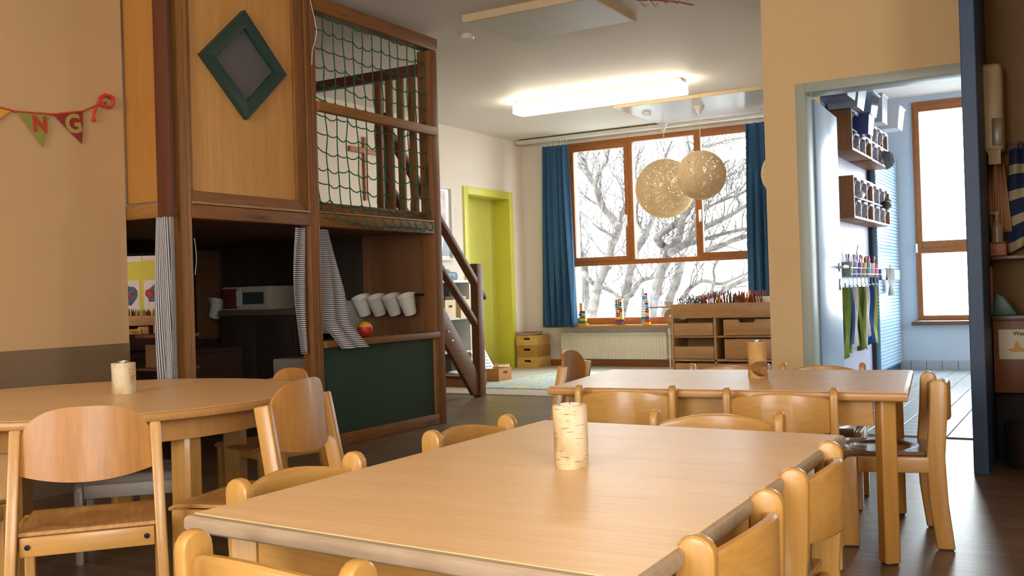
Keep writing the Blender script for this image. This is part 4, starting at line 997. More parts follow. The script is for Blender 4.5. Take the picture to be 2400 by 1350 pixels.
# ---- grey open shelf by the lime door, with radio and crates
gs_ = plain('grey_shelf_board', '#6d6a62', rough=.5); ws = plain('white_shelf_top', '#e2e0dc', rough=.4)
t = T('open_shelf', 'low grey open shelf with a white top beside the lime door', 'shelf unit', (-5.98, 8.65, .008))
part('top', G().box(-.14, .14, -.5, .5, 1.035, 1.06, .003), ws, t)
part('side_panel', G().box(-.135, .135, .475, .495, 0, 1.035), ws, t); part('side_panel', G().box(-.135, .135, -.495, -.475, 0, 1.035), gs_, t)
for z in (.66, .30): part('shelf_board', G().box(-.135, .135, -.475, .475, z-.02, z, .002), ws, t)
part('back_panel', G().box(-.138, -.13, -.475, .475, 0, 1.035), gs_, t)
t = T('radio', 'blue rounded radio cassette player on the white shelf top', 'radio', (-5.97, 8.85, 1.06)); rb = plain('blue_grey_plastic', '#6f8fb4', rough=.35)
part('body', G().box(-.08, .08, -.15, .15, .002, .10, .035, seg=4), rb, t)
part('button', G().lathe([(.015, .10), (.015, .118), (.0001, .12)], 12, (0, .05, 0)).lathe([(.012, .10), (.012, .114), (.0001, .116)], 12, (0, -.03, 0)).lathe([(.015, .10), (.015, .12), (.0001, .12)], 12, (0, -.10, 0)), plain('light_plastic', '#c9d0d8', rough=.4), t)
part('handle', G().tube(smooth_pts([(-.04,-.14,.09),(-.045,-.13,.125),(-.045,.13,.125),(-.04,.14,.09)], 4), .007, 8), rb, t); part('cassette_door', G().box(.079, .083, .0, .1, .035, .075, .002), plain('dark_blue_plastic', '#3c5878', rough=.3), t)
GC2 = 'wooden crates on and under the grey shelf'
crate('pale wooden crate on the shelf board beneath the radio', (-5.97, 8.74, .661), R(90), .20, .26, .20, GC2, wood('pale_crate', '#d8b98a', '#e6caa0', 'Z', rough=.5))
crate('pale wooden crate on the shelf board closest to the lime door', (-5.96, 9.02, .661), R(90), .20, .26, .20, GC2, MATS['pale_crate_Z'])
solo('white_carton', G().box(-.08, .08, -.09, .09, 0, .035, .003), ws, 'flat white carton lying on the crate next to the lime door', 'carton', (-5.96, 9.03, .862))
t = T('felt_tip_jar', 'small jar of pens standing on the grey shelf crate', 'jar', (-5.95, 8.74, .862)); part('jar_body', G().lathe([(.0001,0),(.022,0),(.024,.05),(.021,.05),(.02,.003),(.0001,.003)], 16), glass('jar_glass', '#dfe6ea', .12), t); part('pen', G().tube([(0,0,.004),(.012,.006,.10)], .004, 6).tube([(.004,0,.004),(-.010,.006,.11)], .004, 6), ws, t)
crate('long wooden crate on the carpet closest to the stairs, holding a blue book', (-5.38, 8.27, .009), R(4), .36, .24, .13, GC2, wood('crate_pine_dark', '#8a5630', '#a96f3e', 'X', rough=.5))
crate('wooden crate on the carpet that the white printed board leans in', (-5.50, 8.90, .009), R(90), .26, .42, .13, GC2, wood('crate_pine_orange', '#b57a42', '#c98e52', 'Y', rough=.5))
crate('wooden crate on the carpet next to the lime door frame', (-5.72, 9.30, .009), R(90), .24, .36, .13, GC2, MATS['pale_crate_Z'])
t = T('printed_board', 'white board with printed text leaning in a wooden crate', 'book', (-5.52, 8.88, .03), R(0))
Mb = Matrix.Translation((.06, .02, .0)) @ Matrix.Rotation(R(-30), 4, 'Y')
part('cover', G().box(-.006, .006, -.14, .15, 0, .34, .002, Mb), plain('white_card', '#e6e6e8', rough=.4), t)
rg = random.Random(2); g = G()
for r_ in range(7):
    y = -.11
    while y < .10:
        L_ = rg.uniform(.014, .04); g.box(.006, .0068, y, min(y+L_, .125), .05+r_*.038, .05+r_*.038+.014, 0, Mb); y += L_+.012
part('printed_text', g, plain('grey_print', '#6a6f78', rough=.6), t, kind='stuff', smooth=False)
t = T('picture_book', 'pale blue picture book lying open in the crate by the stairs', 'book', (-5.40, 8.25, .125), R(10)); part('cover', G().box(-.11, .0, -.09, .09, 0, .008, .001, Matrix.Rotation(R(14), 4, 'Y')).box(0, .11, -.09, .09, 0, .008, .001, Matrix.Rotation(R(-10), 4, 'Y')), plain('pale_blue_cover', '#b9cfe0', rough=.4, var=.2, vscale=25), t); part('pages', G().box(-.1, .1, -.085, .085, -.006, .0), plain('book_paper', '#e6e2d8', rough=.8), t)
# ---- carpet and play rug
solo('carpet', G().box(-6.10, -1.92, 7.655, 10.855, .0, .008, .002), plain('light_loop_carpet', '#c9c2b6', rough=.95, var=.1, vscale=60, bump=.5, bscale=400, spec=.1), 'light grey loop-pile carpet ending at the dark parquet', 'carpet')
mt, nt, b = newmat('play_rug_pile')
mp = coords(nt, (2.2, 2.2, 1), rnd=False); vo = nn(nt, 'ShaderNodeTexVoronoi', i_Scale=2.5); nt.links.new(mp.outputs[0], vo.inputs['Vector'])
rp = ramp(nt, [(0, srgb('#cfd6c0')), (.35, srgb('#b9cfd0')), (.6, srgb('#d8d8b4')), (.85, srgb('#c4d2dc'))]); sp = nn(nt, 'ShaderNodeSeparateColor'); nt.links.new(vo.outputs['Color'], sp.inputs[0]); nt.links.new(sp.outputs[0], rp.inputs[0])
v2 = nn(nt, 'ShaderNodeTexVoronoi', feature='DISTANCE_TO_EDGE', i_Scale=3.5); nt.links.new(mp.outputs[0], v2.inputs['Vector'])
r3 = ramp(nt, [(.02, (.55,.58,.6,1)), (.05, (1,1,1,1))]); nt.links.new(v2.outputs['Distance'], r3.inputs[0])
mx = nn(nt, 'ShaderNodeMix', data_type='RGBA', blend_type='MULTIPLY'); mx.inputs[0].default_value = .8; nt.links.new(rp.outputs[0], mx.inputs[6]); nt.links.new(r3.outputs[0], mx.inputs[7]); nt.links.new(mx.outputs[2], b.inputs['Base Color']); b.inputs['Roughness'].default_value = .95
solo('play_rug', G().box(-5.25, -3.3, 8.12, 10.0, .0085, .017, .003), mt, 'pale patterned play rug lying on the grey carpet', 'rug')
# ---- pencil cabinet
cb_ = lambda ax: wood('cabinet_oak', '#aa7c4a', '#be9060', ax, rough=.4)
def cabinet(label, loc, rz):
    t = T('pencil_cabinet', label, 'cabinet', loc, rz)       # origin: front left foot
    W, D, Hh = 1.06, .42, .745
    part('side_panel', G().box(0, .022, 0, D, 0, Hh, .003), cb_('Z'), t); part('side_panel', G().box(W-.022, W, 0, D, 0, Hh, .003), cb_('Z'), t)
    part('back_panel', G().box(.022, W-.022, D-.01, D, .02, .6), cb_('X'), t)
    tr = part('tray', G().box(.022, W-.022, 0, .018, .605, .747, .003).box(.022, W-.022, D-.018, D, .605, .747, .003).box(.022, W-.022, .018, D-.018, .605, .62), cb_('X'), t)
    part('divider', G().box(.43, .455, .005, D-.01, .02, .605, .002), cb_('Z'), t)
    part('shelf_board', G().box(.022, .43, .005, D-.01, .415, .43, .002), cb_('X'), t); part('shelf_board', G().box(.455, W-.022, .005, D-.01, .415, .43, .002), cb_('X'), t); part('shelf_board', G().box(.022, W-.022, .005, D-.01, .185, .205, .002), cb_('X'), t); part('shelf_board', G().box(.022, W-.022, .005, D-.01, .02, .04, .002), cb_('X'), t)
    def drw(x0, x1, z0, z1, notch=False):
        g = G()
        if notch:
            xm = (x0+x1)/2-.02
            g.prism([(x0,z0),(x1,z0),(x1,z1),(xm+.085,z1),(xm+.065,z1-.03),(xm-.065,z1-.03),(xm-.085,z1),(x0,z1)], 'xz', .002, .016, .002)
        else: g.box(x0, x1, .002, .016, z0, z1, .002)
        g.box(x0, x0+.01, .016, D-.05, z0, z1).box(x1-.01, x1, .016, D-.05, z0, z1).box(x0, x1, D-.06, D-.05, z0, z1).box(x0+.01, x1-.01, .016, D-.06, z0, z0+.008)
        return part('drawer', g, cb_('X'), t)
    drw(.026, .424, .435, .558); drw(.026, .426, .21, .33); d = drw(.53, W-.03, .435, .588, True); 
    d = drw(.535, W-.03, .21, .40); link('knob', G().sphere((.93, -.008, .34), .013, 12, 8).mesh('knob', wood('dark_knob', '#5a3a20', '#6a4626', 'X')), d)
    drw(.03, W-.03, .045, .165)
    return t
cab = cabinet('oak cabinet topped by a tray of coloured pencils at the window', (-3.605, 9.3, .008), 0)
part('ear_handle', G().prism(arc(-.002, .62, .085, 90, 270, 14)+arc(-.002, .62, .035, 270, 90, 8), 'xz', .03, .05, .004), cb_('Z'), cab)
part('flap_board', G().box(-.24, -.0, .02, .38, .712, .727, .003), cb_('X'), cab)
solo('shallow_bowl', G().lathe([(.0001,0),(.03,0),(.055,.045),(.052,.045),(.028,.004),(.0001,.004)], 20), plain('pale_porcelain', '#d8dde0', rough=.3), 'pale small bowl on the flap at the cabinet end', 'bowl', (-3.70, 9.5, .736))
# pencils and scissors in the tray: one mesh per colour, shared
PC = {'red':'#a82c26','dark red':'#6e211f','brown':'#6a3d22','orange':'#c8662a','yellow':'#d8a92e','green':'#2f5a34','blue':'#2c4c86','black':'#26211f'}
PM = {}
for nme, h in PC.items():
    pm = plain('pencil_'+nme.replace(' ', '_'), h, rough=.35)
    g = G(); g.lathe([(.0045, 0), (.0045, .145), (.0012, .165), (.0001, .168)], 6); PM[nme] = g.mesh('pencil', pm)
def pencil(c, loc, tilt, dirz, label):
    o = bpy.data.objects.new('colored_pencil', PM[c]); C.objects.link(o); o.location = loc
    o.rotation_euler = (tilt*math.cos(dirz), tilt*math.sin(dirz), rng.uniform(0, 3)); o['label'] = label; o['category'] = 'pencil'; o['group'] = 'coloured pencils in the cabinet tray'
rng = random.Random(21)
names = list(PC); wts = [5,4,4,3,1.2,2,2,2]
for k in range(185):
    c = rng.choices(names, wts)[0]
    pencil(c, (-3.32+.61*rng.random(), 9.345+.22*rng.random(), .655+rng.uniform(0,.06)), rng.uniform(0,.22), rng.uniform(0,6.28), 'one of the %s coloured pencils bunched upright in the cabinet tray' % c)
pencil('yellow', (-2.86, 9.34, .72), .35, 1.3, 'long yellow pencil leaning out near the white card'); pencil('yellow', (-3.10, 9.33, .66), .12, 4.4, 'yellow pencil standing at the very front of the pencil tray')
blk = plain('black_handle_plastic', '#23201f', rough=.35)
def scissors(loc, rx, rz, label, m):
    t = T('scissors', label, 'scissors', loc, 0, 'scissors in the cabinet tray'); t.rotation_euler = (rx, 0, rz)
    part('handle', G().tube([(.024+.02*math.cos(a*PI/7), 0, .075+.026*math.sin(a*PI/7)) for a in range(14)], .0045, 6, closed=True).tube([(-.024+.02*math.cos(a*PI/7), 0, .075+.026*math.sin(a*PI/7)) for a in range(14)], .0045, 6, closed=True), m, t)
    part('blade', G().tube([(.016,0,.055),(-.008,0,-.05)], .004, 5).tube([(-.016,0,.055),(.008,0,-.05)], .004, 5), st, t); return t
rng = random.Random(8)
dkb = plain('slate_handle_plastic', '#4a5a66', rough=.35); dkr = plain('wine_handle_plastic', '#55201f', rough=.35)
sc_defs = [(.03,.10,'black',blk),(.08,.16,'slate',dkb),(.13,.08,'black',blk),(.18,.15,'wine red',dkr),(.22,.10,'slate',dkb),(.07,.04,'wine red',dkr),(.16,.03,'black',blk),(.25,.05,'black',blk),(.12,.19,'slate',dkb)]
for i, (x, z, cn, mm) in enumerate(sc_defs):
    scissors((-3.55+x, 9.36+.12*rng.random(), .665+z*.45), rng.uniform(-.3,.3), rng.uniform(-.8,.8), 'one of the %s-handled scissors pushed into the cabinet tray beside the pencils' % cn, mm)
solo('white_card_box', G().box(-.1, .12, -.06, .06, 0, .18, .003), plain('white_card_b', '#dcd4c6', rough=.6), 'white card box standing in the cabinet tray at the peach wall', 'box', (-2.69, 9.45, .63))
solo('red_tin', G().box(-.05, .05, -.02, .02, 0, .11, .004), plain('red_tin_paint', '#a8342a', rough=.35), 'small red tin before the white card box in the cabinet tray', 'tin', (-2.69, 9.35, .645))

# ---- noticeboard corner that the playhouse mirror reflects (on the right-hand wall, out of frame)
YM = 1.95
t = T('noticeboard', 'lime pinboard with white sheets, seen reflected in the playhouse mirror', 'noticeboard', (2.045, YM, 1.25))
part('board', G().box(-.012, .0, -.9, .9, -.75, .55), lime, t)
wp = plain('white_sheet', '#e4dfd4', rough=.7)
for y, z in ((-.44,.43),(-.02,.45),(.40,.43)): part('paper_sheet', G().box(-.014, -.012, y-.2, y+.2, z-.12, z+.14), wp, t)
for y in (-.55, .05):
    p = part('painting', G().box(-.015, -.013, y-.27, y+.27, -.45, .03), wp, t)
    mt = MATS.get('splash_paint')
    if not mt:
        mt, nt, b = newmat('splash_paint'); mp = coords(nt, (1,1,1)); n1 = nn(nt, 'ShaderNodeTexNoise', i_Scale=7.0, i_Detail=5.0); nt.links.new(mp.outputs[0], n1.inputs['Vector'])
        rp = ramp(nt, [(.35, srgb('#1f4f86')), (.47, srgb('#2f6fa0')), (.52, srgb('#8a4a24')), (.58, srgb('#28415c')), (.66, srgb('#b8321f'))]); nt.links.new(n1.outputs['Fac'], rp.inputs[0]); nt.links.new(rp.outputs[0], b.inputs['Base Color'])
    rng = random.Random(int(y*10)); pts = [(y+.24*math.cos(a*PI/9)*rng.uniform(.8,1.1), -.19+.17*math.sin(a*PI/9)*rng.uniform(.7,1.15)) for a in range(18)]
    link('paint_patch', G().prism(pts, 'yz', -.0165, -.015).mesh('paint_patch', mt, False), p)
cab2 = cabinet('oak tray cabinet against the lime pinboard, seen only in the playhouse mirror', (1.60, YM+.53, 0), R(-90))
g = G(); rng = random.Random(4)
for k in range(130):
    x, y = 1.66+.3*rng.random(), YM-.45+.9*rng.random(); a = rng.uniform(-.02,.02); g.lathe([(.005,.64),(.005,.79),(.0005,.81)], 5, (x, y, rng.uniform(0,.05)))
solo('colored_pencils', g, MATS['pencil_brown'], 'brown pencils in the tray of the mirrored cabinet', 'pencils', kind='stuff')
dup(cb, (1.2, YM-.05, 0), R(-90), 'arched-back chair before the pinboard, seen only in the playhouse mirror')

# ================================================================ WASHROOM
sw = lambda ax: wood('washroom_shelf_pine', '#8a5a34', '#a06c42', ax, rough=.5)
wp_ = plain('white_shelf_lacquer', '#dfe4ee', rough=.35); bin_m = plain('pale_bin_plastic', '#cfcfe0', rough=.3); clr = glass('clear_box_plastic', '#e6edf4', .14, .08)
def pigeon(y0, z0, z1, rows, label):
    t = T('pigeonhole_shelf', label, 'shelf', (-1.78, y0, z0), 0, 'pigeonhole shelves on the washroom wall')
    L, H, D = .79, z1-z0, .185
    part('end_panel', G().box(.002, D, 0, .016, 0, H, .002), sw('Z'), t); part('end_panel', G().box(.002, D, L-.016, L, 0, H, .002), sw('Z'), t)
    part('bottom_board', G().box(.002, D, .016, L-.016, 0, .014, .002), sw('Y'), t); part('top_board', G().box(.002, D, .016, L-.016, H-.014, H, .002), sw('Y'), t)
    part('back_panel', G().box(.001, .008, .016, L-.016, .014, H-.014), wood('washroom_shelf_dark', '#4a2c1c', '#573524', 'Y'), t)
    g = G(); g.box(D, D+.006, 0, L, 0, .016).box(D, D+.006, 0, L, H-.012, H)
    for k in range(4): yy = (L-.012)*k/3; g.box(D, D+.006, yy, yy+.012, .016, H-.012)
    for r_ in range(1, rows): g.box(D, D+.006, .012, L-.012, H*r_/rows-.006, H*r_/rows+.006)
    part('white_edging', g, wp_, t)
    for r_ in range(rows):
        for k in range(3):
            y = (L-.012)*(k+.5)/3+.006; zb = H*r_/rows+.018; hh = H/rows*.72
            g = G(); g.prism([(.03, zb), (D-.03, zb), (D+.02, zb+hh), (.02, zb+hh)], 'xz', y-.085, y-.079).box(.03, D-.03, y-.085, y+.036, zb, zb+.005).box(D+.008, D+.024, y-.09, y+.041, zb+hh-.012, zb+hh+.004, .002)
            part('bin', g, bin_m, t)
    return t
pigeon(8.10, 1.955, 2.275, 2, 'upper pigeonhole shelf with pale bins, closer of the upper pair to the door')
pigeon(8.905, 1.95, 2.27, 2, 'upper pigeonhole shelf with pale bins, closer of the upper pair to the window')
pigeon(8.10, 1.42, 1.755, 2, 'lower pigeonhole shelf with pale bins, closer of the lower pair to the door')
pigeon(8.905, 1.42, 1.75, 2, 'lower pigeonhole shelf with pale bins, closer of the lower pair to the window')
def tub(name, label, loc, sx, sy, sz, mat, lid=None, group=None, taper=.82):
    t = T(name, label, 'storage box', loc, 0, group); a, c = sx/2, sy/2
    g = G()
    lo = [(-a*taper,-c*taper),(a*taper,-c*taper),(a*taper,c*taper),(-a*taper,c*taper)]; hi = [(-a,-c),(a,-c),(a,c),(-a,c)]
    vl = [g.bm.verts.new((x,y,0)) for x,y in lo]; vh = [g.bm.verts.new((x,y,sz)) for x,y in hi]
    g.bm.faces.new(vl[::-1])
    for i in range(4): g.bm.faces.new((vl[i], vl[(i+1)%4], vh[(i+1)%4], vh[i]))
    g.solid(-.004); part('tub', g, mat, t, smooth=False)
    rg = G(); rg.box(-a-.012, a+.012, -c-.012, -c+.004, sz-.012, sz, .002).box(-a-.012, a+.012, c-.004, c+.012, sz-.012, sz, .002).box(-a-.012, -a+.004, -c, c, sz-.012, sz, .002).box(a-.004, a+.012, -c, c, sz-.012, sz, .002)
    part('rim', rg, mat if lid is None else lid, t)
    if lid: part('lid', G().box(-a, a, -c, c, sz, sz+.012, .004), lid, t)
    return t
bpl = plain('blue_tub_plastic', '#24438a', rough=.25, coat=.3)
tub('blue_tub', 'blue plastic tub sticking out of the upper shelf', (-1.58, 8.40, 2.10), .17, .22, .16, bpl)
GB2 = 'storage boxes on top of the washroom shelves'
greyp = plain('grey_box_plastic', '#9aa4b4', rough=.3)
dkbx = plain('slate_box_plastic', '#5d6880', rough=.35)
tub('storage_box', 'slate storage box farthest back above the open blue door', (-1.63, 7.75, 2.30), .26, .32, .16, dkbx, dkbx, GB2)
tub('storage_box', 'clear storage box on the upper shelf next to the slate one', (-1.65, 8.20, 2.285), .26, .30, .17, greyp, greyp, GB2)
tub('storage_box', 'clear box with a white rim in the middle of the shelf top', (-1.63, 8.62, 2.285), .27, .28, .18, clr, wp_, GB2)
tub('storage_box', 'tall pale grey box on the shelf top before the window', (-1.63, 9.05, 2.28), .26, .24, .24, plain('pale_grey_plastic', '#c3cddb', rough=.3), None, GB2, .95)
tub('storage_box', 'bright white box jutting out at the window end of the shelf', (-1.56, 9.50, 2.28), .26, .28, .19, wp_, wp_, GB2)
solo('grey_cap', G().lathe([(.085, 0), (.082, .02), (.066, .06), (.034, .082), (.0001, .085)], 22), plain('grey_felt', '#5c6064', rough=.9, var=.2), 'grey felt cap hanging on the front of the upper shelf', 'cap', (-1.575, 9.42, 2.0), (0, R(80), 0))
solo('black_shoe', G().sphere((0,0,0), .05, 16, 10, (1,1.7,.8)).sphere((0,.06,.025), .04, 14, 8, (1,1,.8)), plain('black_rubber', '#1c1d22', rough=.5), 'black rubber shoe stuck in the lower shelf by the window', 'shoe', (-1.57, 9.40, 1.60))
solo('clear_bottle', G().lathe([(.0001,0),(.02,0),(.03,.06),(.012,.1),(.012,.13),(.0001,.13)], 16), bin_m, 'white squeeze bottle lying across the lower shelf bins', 'bottle', (-1.57, 8.22, 1.60), (R(-80), 0, R(0)))
# grooved cabinet panel and towel board
lb = plain('petrol_blue_lacquer', '#6fa3c4', rough=.35); 
t = T('grooved_cabinet', 'tall pale blue cabinet with a horizontally grooved front', 'cabinet', (-1.745, 10.28, 0))
part('body', G().box(-.033, .03, -.58, .58, .08, 2.20), lb, t)
g = G()
for k in range(64): g.box(.03, .037, -.575, .575, .095+k*.0325, .095+k*.0325+.026, .002, seg=1)
part('grooved_front', g, plain('pale_blue_lacquer', '#b4d0e8', rough=.3), t)
part('plinth', G().box(-.033, .02, -.58, .58, .004, .08), plain('dark_plinth', '#3c464e', rough=.6), t)
part('shadow_gap_strip', G().box(-.033, .0, -.62, -.585, .004, 2.2), plain('dark_strip', '#20242c', rough=.6), t)
t = T('towel_board', 'navy rail board on the grooved cabinet holding a grey towel', 'rail', (-1.69, 10.0, .98)); part('board', G().box(-.017, .01, -.30, .40, -.05, .05, .003), plain('navy_lacquer', '#2c4a86', rough=.35), t); part('end_cap', G().box(-.017, .012, .40, .70, -.05, .05, .003), plain('pale_navy_lacquer', '#a9bfe4', rough=.35), t)
def towel(name, label, y0, wtop, wbot, z0, z1, x, mat, group, seed, tilt=0):
    rg = random.Random(seed); p1, p2 = rg.uniform(0,6), rg.uniform(0,6)
    t = T(name, label, 'towel', (x, y0, z0), 0, group)
    def f(u, v):
        w_ = wtop+(wbot-wtop)*v**.8
        return Vector((.018*math.sin(u*PI*3+p1)*(1-.3*v)+.012*math.sin(u*9+v*5+p2)+.01*v, (u-.5)*w_+tilt*v, -(z0-z1)*v+ .02*math.sin(u*4+p2)*v))
    g = G(); g.grid(f, 20, 16); o = part('cloth', g, mat, t); md = o.modifiers.new('thickness', 'SOLIDIFY'); md.thickness = .004
    part('loop', G().tube([(0,-.012,-.01),(0,-.006,.035),(0,.006,.035),(0,.012,-.01)], .003, 5), mat, t); return t
terry = lambda n, c: plain(n, c, rough=.95, var=.12, vscale=14, bump=.35, bscale=500, spec=.05)
tg, tb, ty, tw_ = terry('green_terry', '#77883f'), terry('blue_terry', '#46608f'), terry('yellow_green_terry', '#a5a656'), terry('off_white_terry', '#cfc8c4')
GT = 'small towels on the washroom hooks'
for i, (y, m_, cn, z1) in enumerate([(8.20,tg,'green towel hanging closest to the open blue door',.33),(8.36,tb,'blue towel with a pale fold, second hook from the door',.40),(8.52,tw_,'off-white towel on the third hook from the door',.38),(8.68,terry('olive_terry','#6a7a3a'),'olive towel on the fourth hook from the door',.36),(8.86,tg,'green towel hanging between the olive and pale ones',.35),(9.04,tw_,'pale towel folded over beside the dark blue one',.45),(9.20,terry('navy_terry','#2a4580'),'dark blue towel on the second hook from the grooved cabinet',.38),(9.38,ty,'yellow-green towel hanging closest to the grooved cabinet',.37)]):
    towel('hand_towel', cn, y, .07, .19, .875, z1, -1.70, m_, GT, i, .0)
towel('hand_towel', 'grey fringed towel draped over the navy rail board', 10.05, .22, .24, 1.04, .80, -1.665, terry('grey_terry', '#a9a9a6'), GT, 33)
# rack of beakers with toothbrushes
t = T('beaker_rack', 'wire rack with hooks on the washroom wall', 'rack', (-1.70, 8.85, .96)); wr = plain('chrome_wire', '#d8dce4', rough=.15, metal=1)
g = G()
for z in (.02, .07): g.tube([(.06,-.72,z),(.06,.72,z)], .004, 6)
g.tube([(-.07,-.72,.07),(.06,-.72,.07)], .004, 6).tube([(-.07,.72,.07),(.06,.72,.07)], .004, 6)
for k in range(13): g.tube([(-.07,-.7+k*.117,.0),(.06,-.7+k*.117,.0),(.06,-.7+k*.117,.07)], .003, 5)
part('frame', g, wr, t)
for k in range(9): part('hook', G().tube([(.03,-.65+k*.16,.0),(.03,-.65+k*.16,-.06),(.045,-.65+k*.16,-.075),(.055,-.65+k*.16,-.06)], .003, 5), wr, t)
bk_c = [('grey-green','#8d9a90'),('clear blue','#8fa2b4'),('violet','#7a4fa8'),('yellow','#c9a03a'),('teal','#5f8a9c'),('white','#c9c7c2'),('pink','#e0566e')]
GBK = 'toothbrush beakers in the wire rack'
for i, (cn, h) in enumerate(bk_c):
    q = T('beaker', '%s plastic beaker with brushes in the washroom wire rack' % cn, 'beaker', (-1.70, 8.30+i*.185, .965), 0, GBK)
    part('cup', G().lathe([(.0001,0),(.036,0),(.046,.115),(.043,.115),(.033,.004),(.0001,.004)], 18), plain('beaker_'+cn.replace(' ', '_').replace('-', '_'), h, rough=.3), q)
    rg = random.Random(i)
    for k in range(2):
        a = rg.uniform(0,6.3); bb = part('toothbrush', G().tube([(.01*math.cos(a),.01*math.sin(a),.008),(.035*math.cos(a),.035*math.sin(a),.17)], .004, 6).box(-.006, .006, -.006, .006, .150, .178, .001, Matrix.Translation((.035*math.cos(a), .035*math.sin(a), 0))), plain('brush_%d' % ((i+k)%3), ['#c8504a','#d9d6e0','#b98ac0'][(i+k)%3], rough=.4), q)
solo('star_mirror', G().prism([(.075*(1 if k%2==0 else .62)*math.cos(k*PI/5+.3), .075*(1 if k%2==0 else .62)*math.sin(k*PI/5+.3)) for k in range(10)], 'yz', -.004, .004, .002), plain('mauve_plastic', '#a795a8', rough=.3), 'mauve star-shaped mirror among the beakers', 'mirror', (-1.69, 8.70, 1.15))
solo('orange_tube', G().lathe([(.0001,0),(.025,0),(.027,.09),(.014,.11),(.0001,.11)], 14), plain('orange_tube_plastic', '#b55a34', rough=.35), 'orange toothpaste tube standing in the wire rack', 'tube', (-1.70, 9.12, 1.03))

# ================================================================ KITCHEN NICHE
cr = plain('cream_plastic', '#c6b48a', rough=.35)
t = T('paper_dispenser', 'cream paper towel dispenser with a grey window on the niche wall', 'dispenser', (-.405, 5.50, 1.53))
part('housing', G().box(-.065, .05, -.06, .12, 0, .44, .03, seg=4), cr, t); part('level_window', G().box(-.0, .045, -.066, -.058, .03, .165, .003), plain('grey_window', '#8a7a5a', rough=.25), t); part('paper_end', G().box(-.02, .035, -.05, -.046, -.06, .02), plain('paper_towel', '#c9b184', rough=.9), t)
rtm = striped('red_check_cloth', '#a8604a', '#b79a72', 9, .35, 0); btm = striped('blue_stripe_cloth', '#2c3550', '#b3a483', 4, .62, 1)
GN = 'tea towels hanging in the niche'
towel('tea_towel', 'red and beige checked tea towel hanging under the paper dispenser', 0, .06, .12, 1.50, 1.12, 0, rtm, GN, 5).location = (-.395, 5.55, 1.50)
towel('tea_towel', 'blue and white striped tea towel at the picture edge', 0, .10, .14, 1.55, 1.05, 0, btm, GN, 6).location = (-.29, 5.56, 1.55)
for o in list(C.objects):
    if o.name.startswith('tea_towel'): o.rotation_euler = (0, 0, R(-90))
part('hook_board', G().box(-.43, -.13, 5.59, 5.62, 1.54, 1.58, .003), darkwood('X'), T('hook_board', 'dark wooden hook strip the tea towels hang from', 'hook rail', (0,0,0)))
t = T('niche_shelf', 'narrow wooden ledge shelf in the niche', 'shelf', (-.2, 5.5, 1.0)); part('board', G().box(-.23, .07, -.03, .12, .0, .018, .002), wood('niche_ledge', '#6e4a2c', '#7d5634', 'X'), t)
t = T('wooden_block', 'orange wooden box under the soap bottle on the niche ledge', 'box', (-.415, 5.50, 1.019)); part('body', G().box(-.018, .055, -.04, .05, 0, .062, .003), wood('orange_block', '#a5622c', '#b87338', 'X'), t); part('lid', G().box(-.018, .055, -.04, .05, .063, .068, .002), MATS['orange_block_X'], t)
t = T('soap_dispenser', 'clear pump soap bottle standing on the niche box', 'bottle', (-.40, 5.50, 1.088)); part('bottle', G().lathe([(.0001,0),(.026,0),(.027,.075),(.014,.10),(.012,.11),(.0001,.11)], 20), plain('hazy_bottle', '#a8977a', rough=.2), t); part('pump', G().lathe([(.008,.11),(.008,.135),(.014,.135),(.014,.15),(.0001,.15)], 14).tube([(0,0,.145),(-.03,0,.145)], .005, 6), cr, t)
t = T('counter_front', 'brown wooden counter front with a fruit poster in the niche', 'cabinet', (-.43, 5.44, 0))
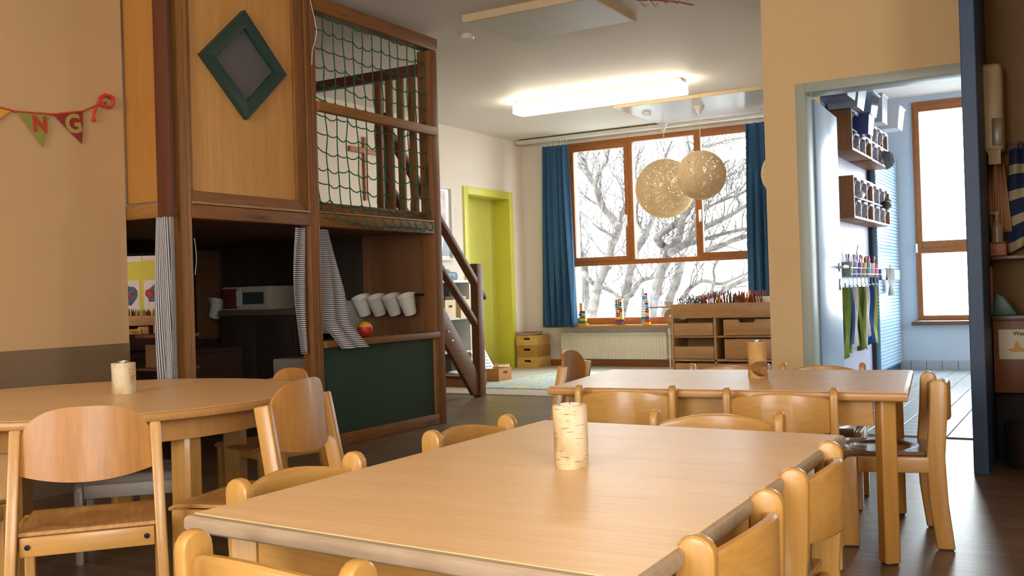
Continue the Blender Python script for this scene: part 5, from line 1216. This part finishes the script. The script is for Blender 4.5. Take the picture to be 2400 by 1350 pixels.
part('front_panel', G().box(0, .30, 0, .02, .345, .70, .002), wood('counter_brown', '#7a4828', '#8c5632', 'Z', rough=.5, sc=.7), t); part('worktop', G().box(0, .30, -.02, .16, .70, .725, .003), wood('counter_edge', '#5c4430', '#6b503a', 'X'), t); part('toe_board', G().box(0, .30, .08, .1, .0, .345), plain('black_toe_board', '#1c1a1c', rough=.7), t)
t = T('fruit_poster', 'cream poster of fruit with a heading on the brown counter front', 'poster', (-.26, 5.438, .585)); part('sheet', G().box(-.145, .145, -.001, .0, -.075, .07), plain('poster_paper', '#cfc2a0', rough=.5), t)
me = text_mesh('Wertvoll', .028, .0003, plain('dark_ink', '#3a2c20', rough=.7), 'heading', .0006); o = bpy.data.objects.new('heading', me); C.objects.link(o); o.parent = t; o.matrix_local = Matrix(((1,0,0,-.03),(0,0,-1,-.0015),(0,1,0,.05),(0,0,0,1)))
part('printed_fruit', G().prism([(.03*math.cos(a*PI/8)-.0, .022*math.sin(a*PI/8)+.008) for a in range(16)], 'xz', -.0022, -.001), plain('tomato_print', '#a5281f', rough=.5), t)
part('printed_fruit', G().prism([(.015,.0),(.14,.0),(.14,.036),(.025,.034)], 'xz', -.0022, -.001), plain('pepper_print', '#8c1f22', rough=.5), t)
part('printed_fruit', G().prism([(-.11,-.03),(-.08,-.02),(-.07,.012),(-.062,.012),(-.05,-.02),(.02,-.026),(.01,-.036),(-.08,-.04)], 'xz', -.0022, -.001), plain('banana_print', '#c08a2a', rough=.5), t)
part('printed_fruit', G().prism([(.02,-.03),(.05,-.014),(.06,-.03),(.03,-.036)], 'xz', -.0022, -.001), plain('leaf_print', '#7d8a3c', rough=.5), t)
t = T('dustpan', 'dark green dustpan leaning on the niche counter', 'dustpan', (-.40, 5.42, .726)); part('pan', G().prism([(-.03,0),(.085,0),(.03,.09),(-.01,.11)], 'xz', -.012, .012, .004), plain('bottle_green_plastic', '#1f4a3e', rough=.4), t); part('handle', G().box(-.035, -.02, -.01, .01, -.0, .24, .004), plain('brown_handle_wood', '#7a4a2a', rough=.5), t)
solo('floor_bin', G().lathe([(.0001,.0),(.10,.0),(.11,.20),(.112,.21),(.105,.21),(.1,.01),(.0001,.01)], 24), plain('plum_plastic', '#33292f', rough=.4), 'dark round bin on the floor under the niche counter', 'bin', (-.28, 5.36, 0))
